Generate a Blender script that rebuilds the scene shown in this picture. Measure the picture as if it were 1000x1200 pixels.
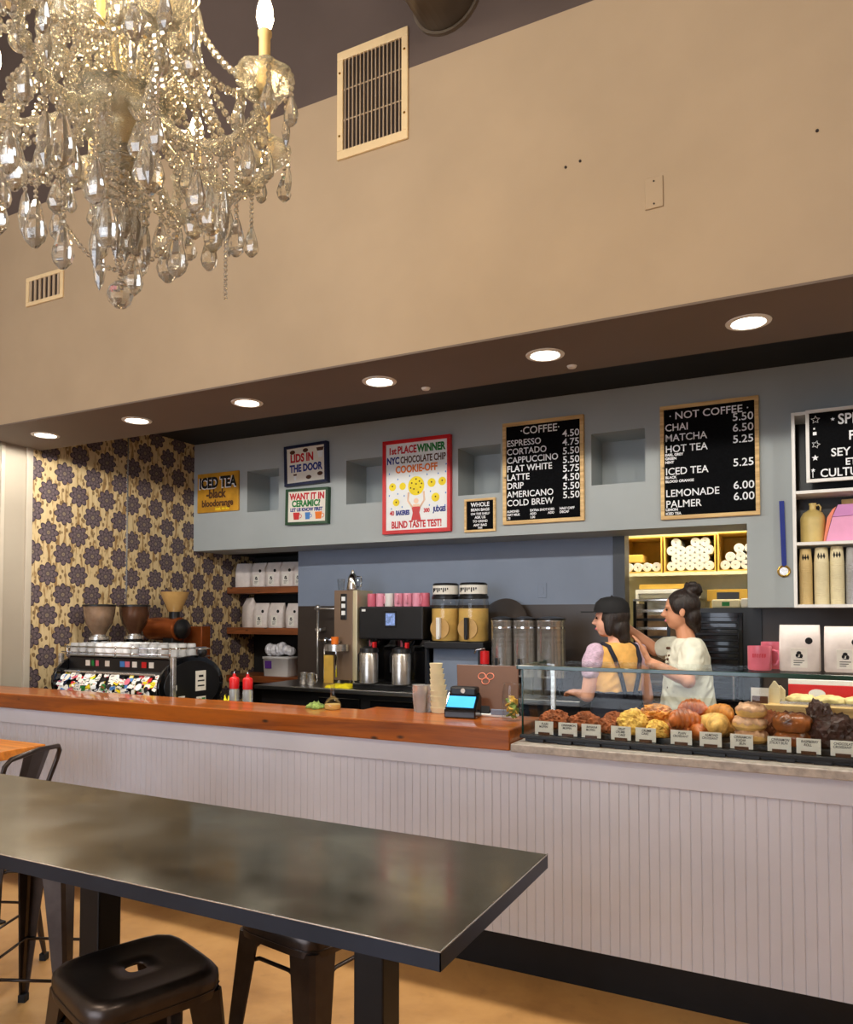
import bpy, bmesh, math, random
from mathutils import Vector, Matrix, noise
PI = math.pi
R = math.radians
random.seed(7)
for o in list(bpy.data.objects):
    bpy.data.objects.remove(o)
SC = bpy.context.scene
COL = SC.collection

# ------------------------------------------------------------------ camera
cam_d = bpy.data.cameras.new('camera')
cam = bpy.data.objects.new('camera', cam_d)
COL.objects.link(cam)
cam.location = (0, 0, 1.6)
cam.rotation_euler = (R(90 + 1.974), 0, R(26.76))
cam_d.sensor_fit = 'VERTICAL'
cam_d.sensor_height = 36.0
cam_d.lens = 36.0 * 886.5 / 1200
cam_d.shift_y = (690.2 - 600) / 1200
cam_d.clip_start = 0.05
SC.camera = cam

# ------------------------------------------------------------------ view, world and lights
SC.view_settings.view_transform = 'Standard'
SC.view_settings.look = 'None'
SC.view_settings.gamma = 1
SC.view_settings.use_curve_mapping = False
SC.view_settings.exposure = 0.0
world = bpy.data.worlds.new('daylight')
SC.world = world
world.use_nodes = True
world.node_tree.nodes['Background'].inputs[0].default_value = (0.78, 0.86, 1.0, 1)
world.node_tree.nodes['Background'].inputs[1].default_value = 5.0

CAN_X = (-4.76, -3.87, -2.96, -2.05, -1.12, -0.21, 0.70, 1.60, 2.5)
CAN_W = 35.0
CORE_W = 34.0
CAN_COL = (1.0, 0.95, 0.86)
ROOM_W = 122.0
ROOM_COL = (1.0, 0.88, 0.72)
BULB_W = 4.2
KITCHEN_W = 14.0


def lamp(name, kind, loc, watts, col, radius=0.05, rot=None, spot=None, size=None, blend=0.3):
    d = bpy.data.lights.new(name, kind)
    d.energy = watts
    d.color = col
    if kind in ('POINT', 'SPOT'):
        d.shadow_soft_size = radius
    if kind == 'SPOT':
        d.spot_size = spot
        d.spot_blend = blend
    if kind == 'AREA':
        d.shape = 'RECTANGLE'
        d.size, d.size_y = size
    o = bpy.data.objects.new(name, d)
    COL.objects.link(o)
    o.location = loc
    if rot:
        o.rotation_euler = rot
    return o


for x in CAN_X:
    lamp('downlight_beam', 'SPOT', (x, 3.5, 2.845), CAN_W, CAN_COL, 0.05, (0, 0, 0), R(179), blend=0.05)
    lamp('downlight_core', 'SPOT', (x, 3.5, 2.84), CORE_W, CAN_COL, 0.05, (0, 0, 0), R(100), blend=1.0)
for x, y, w in ((0.4, -0.3, 0.6), (-3.0, -0.4, 1.2), (-1.1, -1.6, 0.95)):
    lamp('dining_room_lamp', 'POINT', (x, y, 4.6), ROOM_W * w, ROOM_COL, 0.25)
lamp('kitchen_tube_light', 'AREA', (-0.9, 7.05, 2.72), KITCHEN_W, (1.0, 0.95, 0.78), size=(1.4, 0.5))


# ------------------------------------------------------------------ node helper
def lin(c):
    return tuple((v / 255 / 12.92) if v / 255 <= 0.04045 else ((v / 255 + 0.055) / 1.055) ** 2.4 for v in c[:3]) + (1,)


class NT:
    def __init__(s, name):
        s.m = bpy.data.materials.new(name)
        s.m.use_nodes = True
        s.t = s.m.node_tree
        s.b = s.t.nodes['Principled BSDF']

    def n(s, typ, **kw):
        nd = s.t.nodes.new(typ)
        for k, v in kw.items():
            setattr(nd, k, v)
        return nd

    def link(s, a, b):
        s.t.links.new(a, b)

    def put(s, sock, v):
        if isinstance(v, (int, float)):
            sock.default_value = v
        elif isinstance(v, tuple):
            sock.default_value = v
        else:
            s.link(v, sock)

    def math(s, op, a, b=None, c=None):
        nd = s.n('ShaderNodeMath', operation=op)
        s.put(nd.inputs[0], a)
        if b is not None:
            s.put(nd.inputs[1], b)
        if c is not None:
            s.put(nd.inputs[2], c)
        return nd.outputs[0]

    def mix(s, f, a, b):
        nd = s.n('ShaderNodeMix', data_type='RGBA')
        s.put(nd.inputs[0], f)
        s.put(nd.inputs[6], a)
        s.put(nd.inputs[7], b)
        return nd.outputs[2]

    def coords(s, scale=(1, 1, 1)):
        tc = s.n('ShaderNodeTexCoord')
        mp = s.n('ShaderNodeMapping')
        mp.inputs['Scale'].default_value = scale
        s.link(tc.outputs['Object'], mp.inputs[0])
        return mp.outputs[0]

    def noise(s, scale, detail=4, vec=None, rough=0.55, dist=0.0):
        nd = s.n('ShaderNodeTexNoise')
        nd.inputs['Scale'].default_value = scale
        nd.inputs['Detail'].default_value = detail
        nd.inputs['Roughness'].default_value = rough
        nd.inputs['Distortion'].default_value = dist
        s.link(vec if vec is not None else s.coords(), nd.inputs['Vector'])
        return nd.outputs[0]

    def ramp(s, f, stops):
        nd = s.n('ShaderNodeValToRGB')
        cr = nd.color_ramp
        while len(cr.elements) < len(stops):
            cr.elements.new(0.5)
        for e, (p, c) in zip(cr.elements, stops):
            e.position = p
            e.color = c
        s.link(f, nd.inputs[0])
        return nd.outputs[0]

    def bump(s, h, strength=0.2, dist=0.01):
        nd = s.n('ShaderNodeBump')
        nd.inputs['Strength'].default_value = strength
        nd.inputs['Distance'].default_value = dist
        s.link(h, nd.inputs['Height'])
        s.link(nd.outputs[0], s.b.inputs['Normal'])


def mat(name, rgb, rough=0.5, metal=0.0, var=0.06, scale=8.0, bump=0.0, trans=0.0, ior=1.45, emit=None, stretch=(1, 1, 1), spec=None, coat=0.0):
    k = NT(name)
    c = lin(rgb)
    f = k.noise(scale, 4, k.coords(stretch))
    d = tuple(max(0, v * (1 - 2.2 * var)) for v in c[:3]) + (1,)
    l = tuple(min(1, v * (1 + 2.2 * var)) for v in c[:3]) + (1,)
    col = k.ramp(f, [(0.3, d), (0.7, l)])
    k.link(col, k.b.inputs['Base Color'])
    k.b.inputs['Roughness'].default_value = rough
    k.b.inputs['Metallic'].default_value = metal
    k.b.inputs['Transmission Weight'].default_value = trans
    k.b.inputs['IOR'].default_value = ior
    k.b.inputs['Coat Weight'].default_value = coat
    if spec is not None:
        k.b.inputs['Specular IOR Level'].default_value = spec
    if bump:
        k.bump(f, bump)
    if emit:
        k.b.inputs['Emission Color'].default_value = lin(emit[0])
        k.b.inputs['Emission Strength'].default_value = emit[1]
    return k.m


def glass(name, tint=(1, 1, 1), f0=0.06, alpha_col=None):
    """thin clear pane: mostly straight-through with a fresnel mirror"""
    k = NT(name)
    tr = k.n('ShaderNodeBsdfTransparent')
    tr.inputs[0].default_value = (*tint, 1)
    gl = k.n('ShaderNodeBsdfGlossy')
    gl.inputs['Roughness'].default_value = 0.02
    fr = k.n('ShaderNodeFresnel')
    fr.inputs[0].default_value = 1.45
    nz = k.noise(3.0, 2)
    ff = k.math('ADD', k.math('MULTIPLY', fr.outputs[0], 0.24), k.math('MULTIPLY', nz, f0 * 0.3))
    mx = k.n('ShaderNodeMixShader')
    k.link(ff, mx.inputs[0])
    k.link(tr.outputs[0], mx.inputs[1])
    k.link(gl.outputs[0], mx.inputs[2])
    k.link(mx.outputs[0], k.t.nodes['Material Output'].inputs[0])
    return k.m


def wood(name, base, dark, scale=6.0, axis='X', rough=0.35, coat=0.2):
    k = NT(name)
    st = {'X': (0.6, 9, 9), 'Y': (9, 0.6, 9), 'Z': (9, 9, 0.6)}[axis]
    f = k.noise(scale, 6, k.coords(st), 0.6, 0.6)
    col = k.ramp(f, [(0.3, lin(dark)), (0.55, lin(base)), (0.8, lin(tuple(min(255, v * 1.12) for v in base)))])
    kn = k.n('ShaderNodeTexVoronoi')
    kn.inputs['Scale'].default_value = 5.0
    k.link(k.coords((1.0, 2.0, 2.4)), kn.inputs['Vector'])
    msk = k.ramp(kn.outputs['Distance'], [(0.05, (1, 1, 1, 1)), (0.14, (0, 0, 0, 1))])
    col = k.mix(msk, col, lin(tuple(v * 0.45 for v in dark)))
    k.link(col, k.b.inputs['Base Color'])
    k.b.inputs['Roughness'].default_value = rough
    k.b.inputs['Coat Weight'].default_value = coat
    k.bump(f, 0.08)
    return k.m


M = {}
M['tan_paint'] = mat('tan_paint', (178, 158, 132), 0.6, var=0.03, scale=1.4, bump=0.02)
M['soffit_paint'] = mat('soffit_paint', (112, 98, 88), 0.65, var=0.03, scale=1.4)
M['dark_paint'] = mat('dark_paint', (92, 80, 76), 0.8, var=0.05, scale=1.5)
M['black_paint'] = mat('black_paint', (20, 20, 22), 0.7, var=0.05)
M['gray_paint'] = mat('gray_paint', (168, 175, 176), 0.6, var=0.025, scale=1.6, bump=0.02)
M['blue_gray'] = mat('blue_gray_paint', (128, 140, 160), 0.55, var=0.03, scale=2)
M['white_wall'] = mat('white_wall_paint', (166, 156, 140), 0.5, var=0.02, scale=2)
M['casing'] = mat('door_casing_paint', (184, 174, 158), 0.45, var=0.02)
M['white_panel'] = mat('white_panel_paint', (204, 204, 214), 0.45, var=0.03, scale=2.2)
M['brown_tile'] = mat('brown_wall_tile', (64, 55, 49), 0.35, var=0.06, scale=2.5)
M['cream'] = mat('cream_wall_paint', (228, 222, 190), 0.6, var=0.03)
M['white'] = mat('white_enamel', (232, 230, 226), 0.4, var=0.02)
M['white_plastic'] = mat('white_plastic', (224, 224, 226), 0.35, var=0.02)
M['paper'] = mat('white_paper', (232, 228, 218), 0.8, var=0.03, scale=30, bump=0.02)
M['bag_paper'] = mat('coffee_bag_paper', (222, 212, 206), 0.65, var=0.05, scale=14, bump=0.15)
M['black'] = mat('black_plastic', (22, 22, 24), 0.35, var=0.1)
M['black_gloss'] = mat('black_gloss', (12, 12, 14), 0.12, var=0.1, coat=0.4)
M['rubber'] = mat('black_rubber', (18, 18, 18), 0.7, var=0.1)
M['felt'] = mat('black_felt', (14, 15, 17), 0.95, var=0.15, scale=90, spec=0.1)
M['letter'] = mat('white_letters', (238, 240, 244), 0.5, var=0.02)
M['steel'] = mat('brushed_steel', (206, 202, 196), 0.26, 0.8, var=0.08, scale=5, stretch=(1, 1, 14))
M['steel_h'] = mat('brushed_steel_top', (150, 150, 150), 0.3, 1.0, var=0.1, scale=5, stretch=(1, 12, 12))
M['tower_front'] = mat('brown_steel_front', (128, 106, 88), 0.4, 0.3, var=0.05, scale=3)
M['tower_side'] = mat('pale_steel_side', (214, 202, 168), 0.35, 0.5, var=0.04, scale=3)
M['brass'] = mat('brass', (200, 160, 80), 0.25, 1.0, var=0.05)
M['pale_oak'] = wood('pale_oak', (226, 190, 128), (196, 150, 88), 6, 'X', 0.5, 0.0)
M['counter_wood'] = wood('orange_pine', (168, 88, 18), (112, 50, 8), 2.2, 'X', 0.28, 0.4)
M['shelf_wood'] = wood('shelf_wood', (140, 78, 38), (92, 46, 20), 3, 'X', 0.45, 0.1)
M['table_wood'] = wood('honey_wood', (226, 140, 44), (190, 104, 24), 3, 'X', 0.35, 0.2)
M['gunmetal'] = mat('gunmetal', (74, 66, 62), 0.34, 0.85, var=0.12, scale=9)
M['post'] = mat('black_post', (16, 17, 20), 0.4, 0.3, var=0.1)
M['pink'] = mat('pink_glaze', (214, 108, 128), 0.3, var=0.05, coat=0.3)
M['pink_pale'] = mat('pale_pink_glaze', (236, 158, 180), 0.3, var=0.04, coat=0.3)
M['pink_card'] = mat('pink_card', (238, 166, 204), 0.6, var=0.03)
M['mauve_card'] = mat('mauve_card', (208, 140, 196), 0.6, var=0.03)
M['salmon'] = mat('salmon_card', (240, 140, 110), 0.6, var=0.03)
M['red'] = mat('red_paint', (204, 26, 30), 0.4, var=0.06)
M['red_text'] = mat('red_lettering', (196, 30, 40), 0.6, var=0.03)
M['blue_text'] = mat('blue_lettering', (34, 50, 130), 0.6, var=0.03)
M['green_text'] = mat('green_lettering', (24, 120, 50), 0.6, var=0.03)
M['orange_text'] = mat('orange_lettering', (236, 120, 30), 0.6, var=0.03)
M['black_text'] = mat('black_lettering', (16, 16, 18), 0.7, var=0.03)
M['brown_text'] = mat('brown_lettering', (84, 50, 28), 0.7, var=0.03)
M['blue_pale_text'] = mat('mid_blue_lettering', (70, 130, 200), 0.6, var=0.03)
M['navy'] = mat('navy_frame', (24, 32, 66), 0.4, var=0.05)
M['green_frame'] = mat('green_frame', (22, 66, 34), 0.4, var=0.05)
M['poster'] = mat('poster_paper', (236, 238, 238), 0.5, var=0.015)
M['sign_white'] = mat('sign_white', (232, 226, 214), 0.6, var=0.02)
M['amber_sign'] = mat('amber_board', (196, 142, 36), 0.5, var=0.12, scale=7)
M['yellow_cookie'] = mat('yellow_cookie_print', (244, 214, 30), 0.6, var=0.08)
M['skin_print'] = mat('peach_print', (244, 206, 176), 0.6, var=0.03)
M['yellow'] = mat('yellow_cloth', (238, 220, 30), 0.8, var=0.08, scale=20, bump=0.3)
M['cardboard'] = mat('yellow_cardboard', (222, 178, 78), 0.75, var=0.05)
M['kraft'] = mat('kraft_cup', (212, 186, 130), 0.65, var=0.05)
M['kraft_light'] = mat('bamboo_cup', (226, 214, 176), 0.65, var=0.04)
M['jug'] = mat('tan_jug', (206, 182, 112), 0.4, var=0.06)
M['lemonade'] = mat('lemonade', (222, 182, 104), 0.25, var=0.08, scale=9)
M['copper'] = mat('copper_paint', (150, 78, 36), 0.25, 0.6, var=0.08)
M['hopper'] = mat('brown_tinted_hopper', (74, 48, 34), 0.12, var=0.15, coat=0.5)
M['hopper_pale'] = mat('smoky_hopper', (120, 98, 80), 0.12, var=0.2, coat=0.5)
M['amber_hopper'] = mat('amber_hopper', (196, 156, 96), 0.2, var=0.06, coat=0.4)
M['tablet'] = mat('brown_tablet_case', (92, 56, 38), 0.35, var=0.04)
M['screen'] = mat('blue_screen', (60, 150, 210), 0.2, var=0.03, emit=((80, 180, 240), 0.9))
M['screen_dim'] = mat('small_screen', (120, 140, 190), 0.2, var=0.3, scale=60, emit=((120, 150, 200), 0.35))
M['green_stuff'] = mat('green_bills', (120, 140, 66), 0.8, var=0.3, scale=40)
M['stone'] = mat('grey_stone', (176, 166, 156), 0.5, var=0.12, scale=30, bump=0.1)
M['skin_a'] = mat('skin_fair', (226, 168, 142), 0.5, var=0.04)
M['skin_b'] = mat('skin_tan', (206, 146, 112), 0.5, var=0.04)
M['hair'] = mat('dark_brown_hair', (36, 26, 22), 0.45, var=0.3, scale=25, stretch=(4, 4, 1), bump=0.5)
M['cap'] = mat('black_cap', (20, 20, 22), 0.8, var=0.1)
M['yellow_top'] = mat('mustard_top', (232, 178, 96), 0.85, var=0.06, scale=20, bump=0.1)
M['lilac'] = mat('lilac_sleeve', (206, 178, 198), 0.85, var=0.12, scale=60, stretch=(1, 1, 4))
M['apron'] = mat('navy_apron', (28, 30, 44), 0.85, var=0.1)
M['tee'] = mat('white_tee', (222, 222, 204), 0.85, var=0.05, scale=14, bump=0.25)
M['jeans'] = mat('blue_jeans', (66, 82, 110), 0.85, var=0.1, scale=40)
M['blue_ribbon'] = mat('blue_ribbon', (26, 46, 140), 0.6, var=0.06)
M['purple'] = mat('purple_label', (84, 44, 130), 0.5, var=0.04)
M['clear_bag'] = mat('clear_plastic_bag', (206, 206, 214), 0.25, var=0.2, scale=18, bump=0.6)
M['vent'] = mat('cream_vent_metal', (232, 208, 164), 0.45, var=0.03)
M['vent_dark'] = mat('vent_dark', (40, 30, 28), 0.8, var=0.05)
M['slat'] = mat('vent_slat', (196, 176, 150), 0.4, 0.2, var=0.04)
M['duct'] = mat('duct_grey', (120, 110, 98), 0.4, 0.5, var=0.08, scale=3)
M['glow'] = mat('lamp_glow', (255, 250, 240), 0.5, var=0.0, emit=((255, 246, 230), 9.0))
M['flame'] = mat('flame_bulb_glow', (255, 240, 200), 0.3, var=0.0, emit=((255, 236, 190), 40.0))
M['candle'] = mat('ivory_candle_sleeve', (236, 208, 150), 0.45, var=0.04)
M['chrome'] = mat('chrome', (222, 222, 222), 0.1, 1.0, var=0.04)
M['pane'] = glass('case_glass', (0.975, 0.99, 0.98))
M['pane_edge'] = mat('green_glass_edge', (26, 64, 54), 0.15, var=0.08, coat=0.5)
M['clear'] = glass('clear_glass', (0.93, 0.94, 0.94), 0.15)
M['tumbler'] = mat('clear_tumbler', (225, 225, 225), 0.12, var=0.05, trans=0.6)
M['crystal'] = mat('cut_crystal', (255, 250, 240), 0.0, var=0.01, trans=0.90, ior=1.65, coat=1.0)
M['silver_stem'] = mat('warm_silver', (236, 222, 190), 0.14, 0.9, var=0.05, scale=40, bump=0.4)
M['crystal_arm'] = mat('moulded_glass', (255, 248, 234), 0.04, var=0.04, scale=60, trans=0.86, ior=1.5, bump=0.5)
M['streusel'] = mat('brown_streusel', (140, 74, 36), 0.8, var=0.22, scale=40, bump=0.7)
M['crumb'] = mat('yellow_crumb', (240, 178, 84), 0.8, var=0.2, scale=45, bump=0.7)
M['golden'] = mat('golden_crust', (206, 134, 54), 0.5, var=0.22, scale=22, bump=0.4)
M['croissant'] = mat('croissant_crust', (182, 96, 38), 0.4, var=0.25, scale=16, bump=0.35, coat=0.15)
M['almond'] = mat('almond_crust', (222, 170, 92), 0.6, var=0.22, scale=28, bump=0.5)
M['glazed'] = mat('glazed_bun', (138, 76, 34), 0.3, var=0.28, scale=20, bump=0.4, coat=0.3)
M['icing'] = mat('cracked_icing', (206, 160, 124), 0.4, var=0.18, scale=24, bump=0.4)
M['cream_side'] = mat('bun_side', (222, 176, 104), 0.6, var=0.12, scale=14, bump=0.2)
M['choc'] = mat('chocolate_crust', (58, 30, 24), 0.5, var=0.2, scale=30, bump=0.5)
M['flatbread'] = mat('pale_flatbread', (232, 206, 142), 0.7, var=0.16, scale=22, bump=0.4)


def concrete_mat():
    k = NT('stained_concrete')
    a = k.noise(1.6, 7, None, 0.6, 0.5)
    b = k.noise(14, 4)
    col = k.ramp(a, [(0.25, lin((142, 100, 52))), (0.5, lin((182, 136, 80))), (0.78, lin((204, 160, 102)))])
    col = k.mix(k.ramp(b, [(0.60, (0, 0, 0, 1)), (0.8, (0.35, 0.35, 0.35, 1))]), col, lin((120, 82, 44)))
    k.link(col, k.b.inputs['Base Color'])
    k.b.inputs['Roughness'].default_value = 0.38
    k.bump(b, 0.03)
    return k.m


def zinc_mat():
    k = NT('patinated_zinc_top')
    a = k.noise(3.2, 6, k.coords((1, 1.6, 1)), 0.6, 0.3)
    b = k.noise(5, 3, None, 0.5, 0.2)
    col = k.ramp(a, [(0.25, lin((112, 106, 90))), (0.5, lin((134, 127, 110))), (0.75, lin((164, 156, 136)))])
    k.link(col, k.b.inputs['Base Color'])
    k.b.inputs['Metallic'].default_value = 0.85
    r = k.ramp(b, [(0.3, (0.11, 0.11, 0.11, 1)), (0.7, (0.22, 0.22, 0.22, 1))])
    k.link(r, k.b.inputs['Roughness'])
    return k.m


def wallpaper_mat():
    k = NT('floral_wallpaper')
    tc = k.n('ShaderNodeTexCoord')
    wob = k.n('ShaderNodeTexNoise')
    wob.inputs['Scale'].default_value = 14
    k.link(tc.outputs['Object'], wob.inputs['Vector'])
    sep = k.n('ShaderNodeSeparateXYZ')
    k.link(tc.outputs['Object'], sep.inputs[0])
    wy = k.math('MULTIPLY', k.math('SUBTRACT', wob.outputs[0], 0.5), 0.012)
    y = k.math('ADD', k.math('ADD', sep.outputs[0], sep.outputs[1]), wy)
    z = k.math('ADD', sep.outputs[2], wy)
    PY, PZ = 0.27, 0.32

    def flower(oy, oz):
        fy = k.math('MULTIPLY', k.math('SUBTRACT', k.math('FRACT', k.math('DIVIDE', k.math('ADD', y, oy + 20 * PY), PY)), 0.5), PY)
        fz = k.math('MULTIPLY', k.math('SUBTRACT', k.math('FRACT', k.math('DIVIDE', k.math('ADD', z, oz + 20 * PZ), PZ)), 0.5), PZ)
        r = k.math('SQRT', k.math('ADD', k.math('MULTIPLY', fy, fy), k.math('MULTIPLY', fz, fz)))
        th = k.math('ARCTAN2', fz, fy)
        pet = k.math('ADD', 0.066, k.math('MULTIPLY', k.math('ABSOLUTE', k.math('COSINE', k.math('MULTIPLY', th, 4.0))), 0.026))
        q = k.math('DIVIDE', r, pet)
        pet2 = k.math('ADD', 0.036, k.math('MULTIPLY', k.math('ABSOLUTE', k.math('SINE', k.math('MULTIPLY', th, 4.0))), 0.020))
        q2 = k.math('DIVIDE', r, pet2)
        return q, q2
    qa, qa2 = flower(0, 0)
    qb, qb2 = flower(PY / 2, PZ / 2)
    q = k.math('MINIMUM', qa, qb)
    q2 = k.math('MINIMUM', qa2, qb2)
    # ground: beige with brownish upright stems and small dark leaves
    st = k.noise(7, 3, k.coords((6, 6, 1.0)), 0.5, 0.4)
    ground = k.ramp(st, [(0.38, lin((150, 118, 74))), (0.46, lin((206, 182, 136))), (0.8, lin((218, 196, 152)))])
    vor = k.n('ShaderNodeTexVoronoi')
    vor.inputs['Scale'].default_value = 22
    k.link(k.coords((1.2, 1.2, 0.8)), vor.inputs['Vector'])
    leaf = k.ramp(vor.outputs['Distance'], [(0.27, (1, 1, 1, 1)), (0.34, (0, 0, 0, 1))])
    ground = k.mix(leaf, ground, lin((128, 102, 68)))
    fl = k.ramp(q, [(0.0, lin((70, 58, 58))), (0.12, lin((150, 134, 112))), (0.20, lin((72, 60, 64))), (0.50, lin((112, 98, 100))),
                    (0.86, lin((96, 80, 88))), (0.92, lin((52, 42, 50)))])
    ring = k.math('COMPARE', q2, 1.0, 0.09)
    fl = k.mix(ring, fl, lin((50, 42, 50)))
    inside = k.math('LESS_THAN', q, 1.0)
    col = k.mix(inside, ground, fl)
    k.link(col, k.b.inputs['Base Color'])
    k.b.inputs['Roughness'].default_value = 0.6
    return k.m


M['concrete'] = concrete_mat()
M['zinc'] = zinc_mat()
M['zinc_edge'] = mat('slate_metal_edge', (48, 55, 68), 0.35, 0.6, var=0.08, scale=4)
M['wallpaper'] = wallpaper_mat()


# ------------------------------------------------------------------ mesh builder
class MB:
    def __init__(s):
        s.v, s.f, s.mi, s.sm = [], [], [], []
        s.M = Matrix()
        s.k = 0

    def add(s, vs, fs, smooth=False):
        b = len(s.v)
        s.v += [tuple(s.M @ Vector(p)) for p in vs]
        s.f += [tuple(b + i for i in f) for f in fs]
        s.mi += [s.k] * len(fs)
        s.sm += [smooth] * len(fs)
        return s

    def box(s, x0, x1, y0, y1, z0, z1):
        vs = [(x, y, z) for z in (z0, z1) for y in (y0, y1) for x in (x0, x1)]
        return s.add(vs, [(0, 2, 3, 1), (4, 5, 7, 6), (0, 1, 5, 4), (2, 6, 7, 3), (0, 4, 6, 2), (1, 3, 7, 5)])

    def lathe(s, prof, c=(0, 0, 0), seg=20, ax='Z', smooth=True, sx=1.0, sy=1.0):
        """revolve (r, h) points; sharp profile corners get their own ring"""
        def rot(r, h, a):
            x, y = r * math.cos(a) * sx, r * math.sin(a) * sy
            p = {'Z': (x, y, h), 'Y': (x, -h, y), 'X': (h, x, y), '-Y': (x, h, -y)}[ax]
            return (c[0] + p[0], c[1] + p[1], c[2] + p[2])
        for (r0, h0), (r1, h1) in zip(prof[:-1], prof[1:]):
            pass
        groups, cur = [], [prof[0]]
        for i in range(1, len(prof)):
            cur.append(prof[i])
            if i < len(prof) - 1:
                a = Vector((prof[i][0] - prof[i - 1][0], prof[i][1] - prof[i - 1][1]))
                b = Vector((prof[i + 1][0] - prof[i][0], prof[i + 1][1] - prof[i][1]))
                if a.length > 1e-7 and b.length > 1e-7 and a.angle(b) > R(38):
                    groups.append(cur)
                    cur = [prof[i]]
        groups.append(cur)
        for g in groups:
            vs, fs, idx = [], [], []
            for r, h in g:
                if r < 1e-6:
                    idx.append([len(vs)])
                    vs.append(rot(0, h, 0))
                else:
                    idx.append(list(range(len(vs), len(vs) + seg)))
                    vs += [rot(r, h, 2 * PI * j / seg) for j in range(seg)]
            for a, b in zip(idx[:-1], idx[1:]):
                for j in range(seg):
                    j2 = (j + 1) % seg
                    if len(a) == 1 and len(b) == 1:
                        continue
                    if len(a) == 1:
                        fs.append((a[0], b[j2], b[j]))
                    elif len(b) == 1:
                        fs.append((a[j], a[j2], b[0]))
                    else:
                        fs.append((a[j], a[j2], b[j2], b[j]))
            s.add(vs, fs, smooth)
        return s

    def cyl(s, c, r, h, seg=20, ax='Z', r2=None):
        r2 = r if r2 is None else r2
        return s.lathe([(0, 0), (r, 0), (r2, h), (0, h)], c, seg, ax)

    def tube(s, pts, r, seg=8, closed=False, smooth=True):
        pts = [Vector(p) for p in pts]
        n = len(pts)
        rs = r if isinstance(r, (list, tuple)) else [r] * n
        rings, up = [], Vector((0, 0, 1))
        t0 = (pts[1] - pts[0]).normalized()
        if abs(t0.z) > 0.95:
            up = Vector((1, 0, 0))
        nrm = (up - t0 * up.dot(t0)).normalized()
        vs, fs = [], []
        for i in range(n):
            if closed:
                t = (pts[(i + 1) % n] - pts[i - 1]).normalized()
            else:
                t = (pts[min(i + 1, n - 1)] - pts[max(i - 1, 0)]).normalized()
            nrm = (nrm - t * nrm.dot(t))
            nrm = nrm.normalized() if nrm.length > 1e-6 else t.orthogonal().normalized()
            bn = t.cross(nrm)
            for j in range(seg):
                a = 2 * PI * j / seg
                vs.append(tuple(pts[i] + (nrm * math.cos(a) + bn * math.sin(a)) * rs[i]))
        for i in range(n if closed else n - 1):
            i2 = (i + 1) % n
            for j in range(seg):
                j2 = (j + 1) % seg
                fs.append((i * seg + j, i * seg + j2, i2 * seg + j2, i2 * seg + j))
        if not closed:
            fs.append(tuple(range(seg - 1, -1, -1)))
            fs.append(tuple((n - 1) * seg + j for j in range(seg)))
        return s.add(vs, fs, smooth)

    def ball(s, c, r, seg=16, rings=10, smooth=True):
        rx, ry, rz = r if isinstance(r, (tuple, list)) else (r, r, r)
        vs, fs = [(c[0], c[1], c[2] - rz)], []
        for i in range(1, rings):
            p = PI * i / rings - PI / 2
            for j in range(seg):
                a = 2 * PI * j / seg
                vs.append((c[0] + rx * math.cos(p) * math.cos(a), c[1] + ry * math.cos(p) * math.sin(a), c[2] + rz * math.sin(p)))
        vs.append((c[0], c[1], c[2] + rz))
        e = len(vs) - 1
        for j in range(seg):
            j2 = (j + 1) % seg
            fs.append((0, 1 + j2, 1 + j))
            fs.append((e, 1 + (rings - 2) * seg + j, 1 + (rings - 2) * seg + j2))
            for i in range(rings - 2):
                a = 1 + i * seg
                fs.append((a + j, a + j2, a + seg + j2, a + seg + j))
        return s.add(vs, fs, smooth)

    def prism(s, poly, d0, d1, plane='XZ'):
        """extrude a 2-D outline; XZ extrudes along Y, XY along Z, YZ along X"""
        def P(a, b, d):
            return {'XZ': (a, d, b), 'XY': (a, b, d), 'YZ': (d, a, b)}[plane]
        n = len(poly)
        vs = [P(a, b, d0) for a, b in poly] + [P(a, b, d1) for a, b in poly]
        fs = [tuple(range(n)), tuple(range(2 * n - 1, n - 1, -1))]
        fs += [(i, n + i, n + (i + 1) % n, (i + 1) % n) for i in range(n)]
        return s.add(vs, fs)

    def loft(s, rings, smooth=True, cap=True):
        n = len(rings[0])
        vs = [p for r in rings for p in r]
        fs = []
        for i in range(len(rings) - 1):
            for j in range(n):
                j2 = (j + 1) % n
                fs.append((i * n + j, i * n + j2, (i + 1) * n + j2, (i + 1) * n + j))
        s.add(vs, fs, smooth)
        if cap:
            s.add(rings[0], [tuple(range(n - 1, -1, -1))])
            s.add(rings[-1], [tuple(range(n))])
        return s

    def text(s, txt, x, z, size, y, align='LEFT', wx=1.0, depth=0.0015, bold=0.0, slant=0.0):
        """lettering that faces -Y, baseline left/centre/right at x, z"""
        cu = bpy.data.curves.new('lettering', 'FONT')
        cu.body = txt
        cu.size = size
        cu.align_x = align
        cu.extrude = depth
        cu.offset = bold
        cu.shear = slant
        cu.resolution_u = 3
        ob = bpy.data.objects.new('lettering', cu)
        COL.objects.link(ob)
        dg = bpy.context.evaluated_depsgraph_get()
        me = bpy.data.meshes.new_from_object(ob.evaluated_get(dg))
        vs = [(x + p.co.x * wx, y - p.co.z, z + p.co.y) for p in me.vertices]
        fs = [tuple(p.vertices) for p in me.polygons]
        s.add(vs, fs)
        bpy.data.meshes.remove(me)
        bpy.data.objects.remove(ob)
        bpy.data.curves.remove(cu)
        return s


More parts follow.
